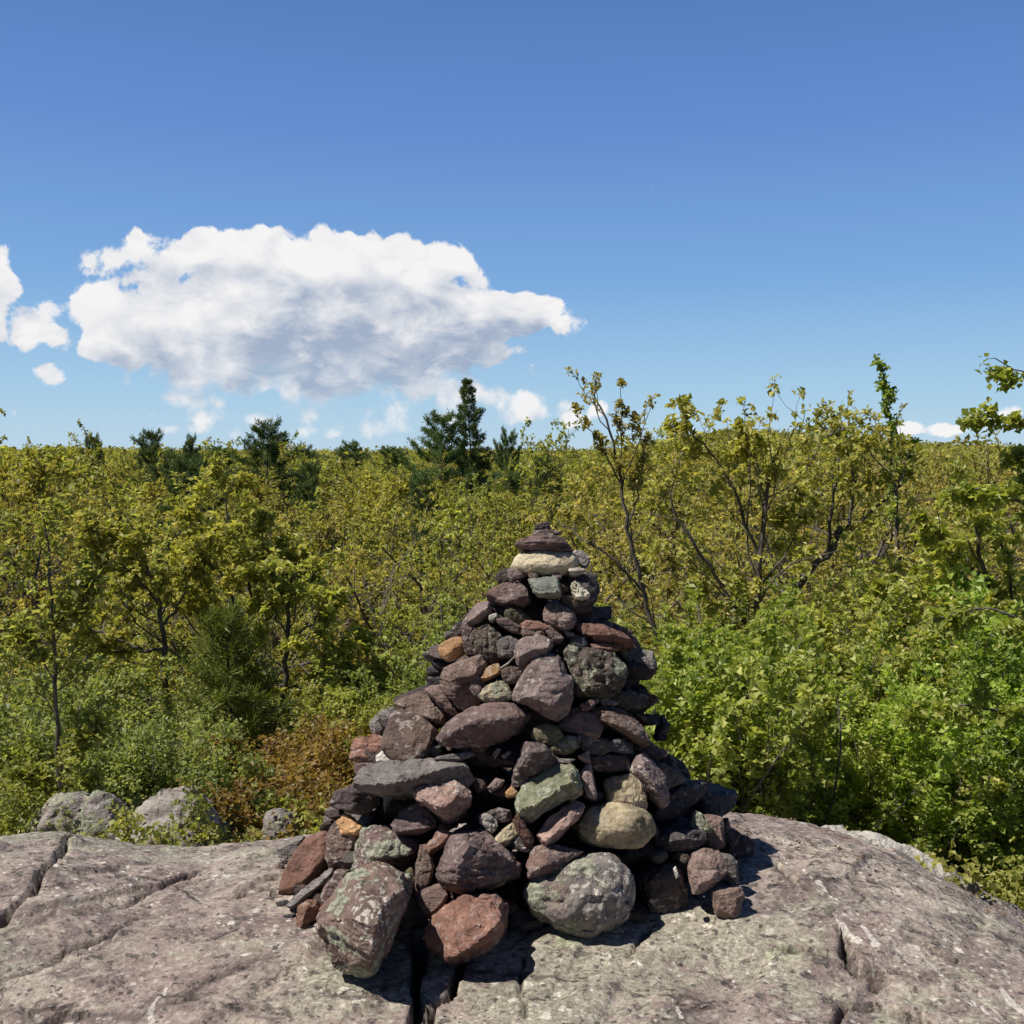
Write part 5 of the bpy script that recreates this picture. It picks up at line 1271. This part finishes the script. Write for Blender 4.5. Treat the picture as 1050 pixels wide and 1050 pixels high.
    # clear spring sky, pale at the horizon; darkened overhead, unseen, to cut ambient light
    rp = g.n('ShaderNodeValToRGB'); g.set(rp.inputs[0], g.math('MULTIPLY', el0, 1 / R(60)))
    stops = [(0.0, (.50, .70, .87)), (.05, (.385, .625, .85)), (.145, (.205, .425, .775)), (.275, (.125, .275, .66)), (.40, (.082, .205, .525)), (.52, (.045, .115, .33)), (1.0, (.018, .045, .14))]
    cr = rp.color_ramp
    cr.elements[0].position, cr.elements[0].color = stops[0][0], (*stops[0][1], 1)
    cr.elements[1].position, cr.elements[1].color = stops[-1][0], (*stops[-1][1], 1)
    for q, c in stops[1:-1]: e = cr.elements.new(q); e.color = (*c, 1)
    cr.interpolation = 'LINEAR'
    # sky behind the camera darkened to cut fill light and deepen the shadows
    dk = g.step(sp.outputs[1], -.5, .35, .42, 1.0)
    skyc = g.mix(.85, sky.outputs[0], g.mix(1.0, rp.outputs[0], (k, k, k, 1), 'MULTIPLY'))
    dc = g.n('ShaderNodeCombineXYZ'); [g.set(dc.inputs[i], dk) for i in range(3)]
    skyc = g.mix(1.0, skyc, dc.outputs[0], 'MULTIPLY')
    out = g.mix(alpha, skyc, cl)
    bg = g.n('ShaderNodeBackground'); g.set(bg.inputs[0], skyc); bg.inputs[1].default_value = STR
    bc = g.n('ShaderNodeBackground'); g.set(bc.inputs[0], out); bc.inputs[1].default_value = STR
    # the stretch of sky low in the north where the clouds stand; elsewhere it is clear
    box = g.math('MULTIPLY', g.math('LESS_THAN', g.math('ABSOLUTE', az0), R(29)), g.math('MULTIPLY', g.math('LESS_THAN', el0, R(14.2)), g.math('GREATER_THAN', el0, R(-.5))))
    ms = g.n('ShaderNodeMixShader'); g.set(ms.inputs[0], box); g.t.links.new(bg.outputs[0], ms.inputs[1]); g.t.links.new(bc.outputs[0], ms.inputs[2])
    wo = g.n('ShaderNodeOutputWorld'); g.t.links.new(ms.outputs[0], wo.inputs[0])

def build_light_camera():
    L = bpy.data.lights.new('sun', 'SUN'); L.energy = 5.4; L.angle = R(.5); L.color = (1.0, .945, .85)
    o = bpy.data.objects.new('sun', L); COL.objects.link(o)
    h = unit(SUN_TO)
    to = Vector((h[0] * math.cos(SUN_EL), h[1] * math.cos(SUN_EL), math.sin(SUN_EL)))
    o.rotation_euler = to.to_track_quat('Z', 'Y').to_euler()
    cam = bpy.data.cameras.new('camera'); cam.sensor_width = 36; cam.sensor_fit = 'HORIZONTAL'; cam.lens = 36 * FPX / 1050
    cam.clip_start = .05; cam.clip_end = 20000
    c = bpy.data.objects.new('camera', cam); COL.objects.link(c)
    c.location = EYE; c.rotation_euler = (math.pi / 2 - PITCH, 0, 0)
    SC.camera = c
    SC.view_settings.view_transform = 'Standard'; SC.view_settings.look = 'None'; SC.view_settings.exposure = 0; SC.view_settings.gamma = 1
    SC.render.engine = 'CYCLES'
    cy = SC.cycles
    cy.max_bounces = 5; cy.diffuse_bounces = 3; cy.glossy_bounces = 1; cy.transmission_bounces = 3; cy.caustics_reflective = False; cy.caustics_refractive = False
    cy.use_denoising = True; cy.use_adaptive_sampling = True; cy.adaptive_threshold = .015
    SC.render.use_persistent_data = False

build_sky()
build_ledge()
build_floor()
build_outcrops()

build_cairn()
build_twigs()
build_forest()
build_litter()
build_light_camera()
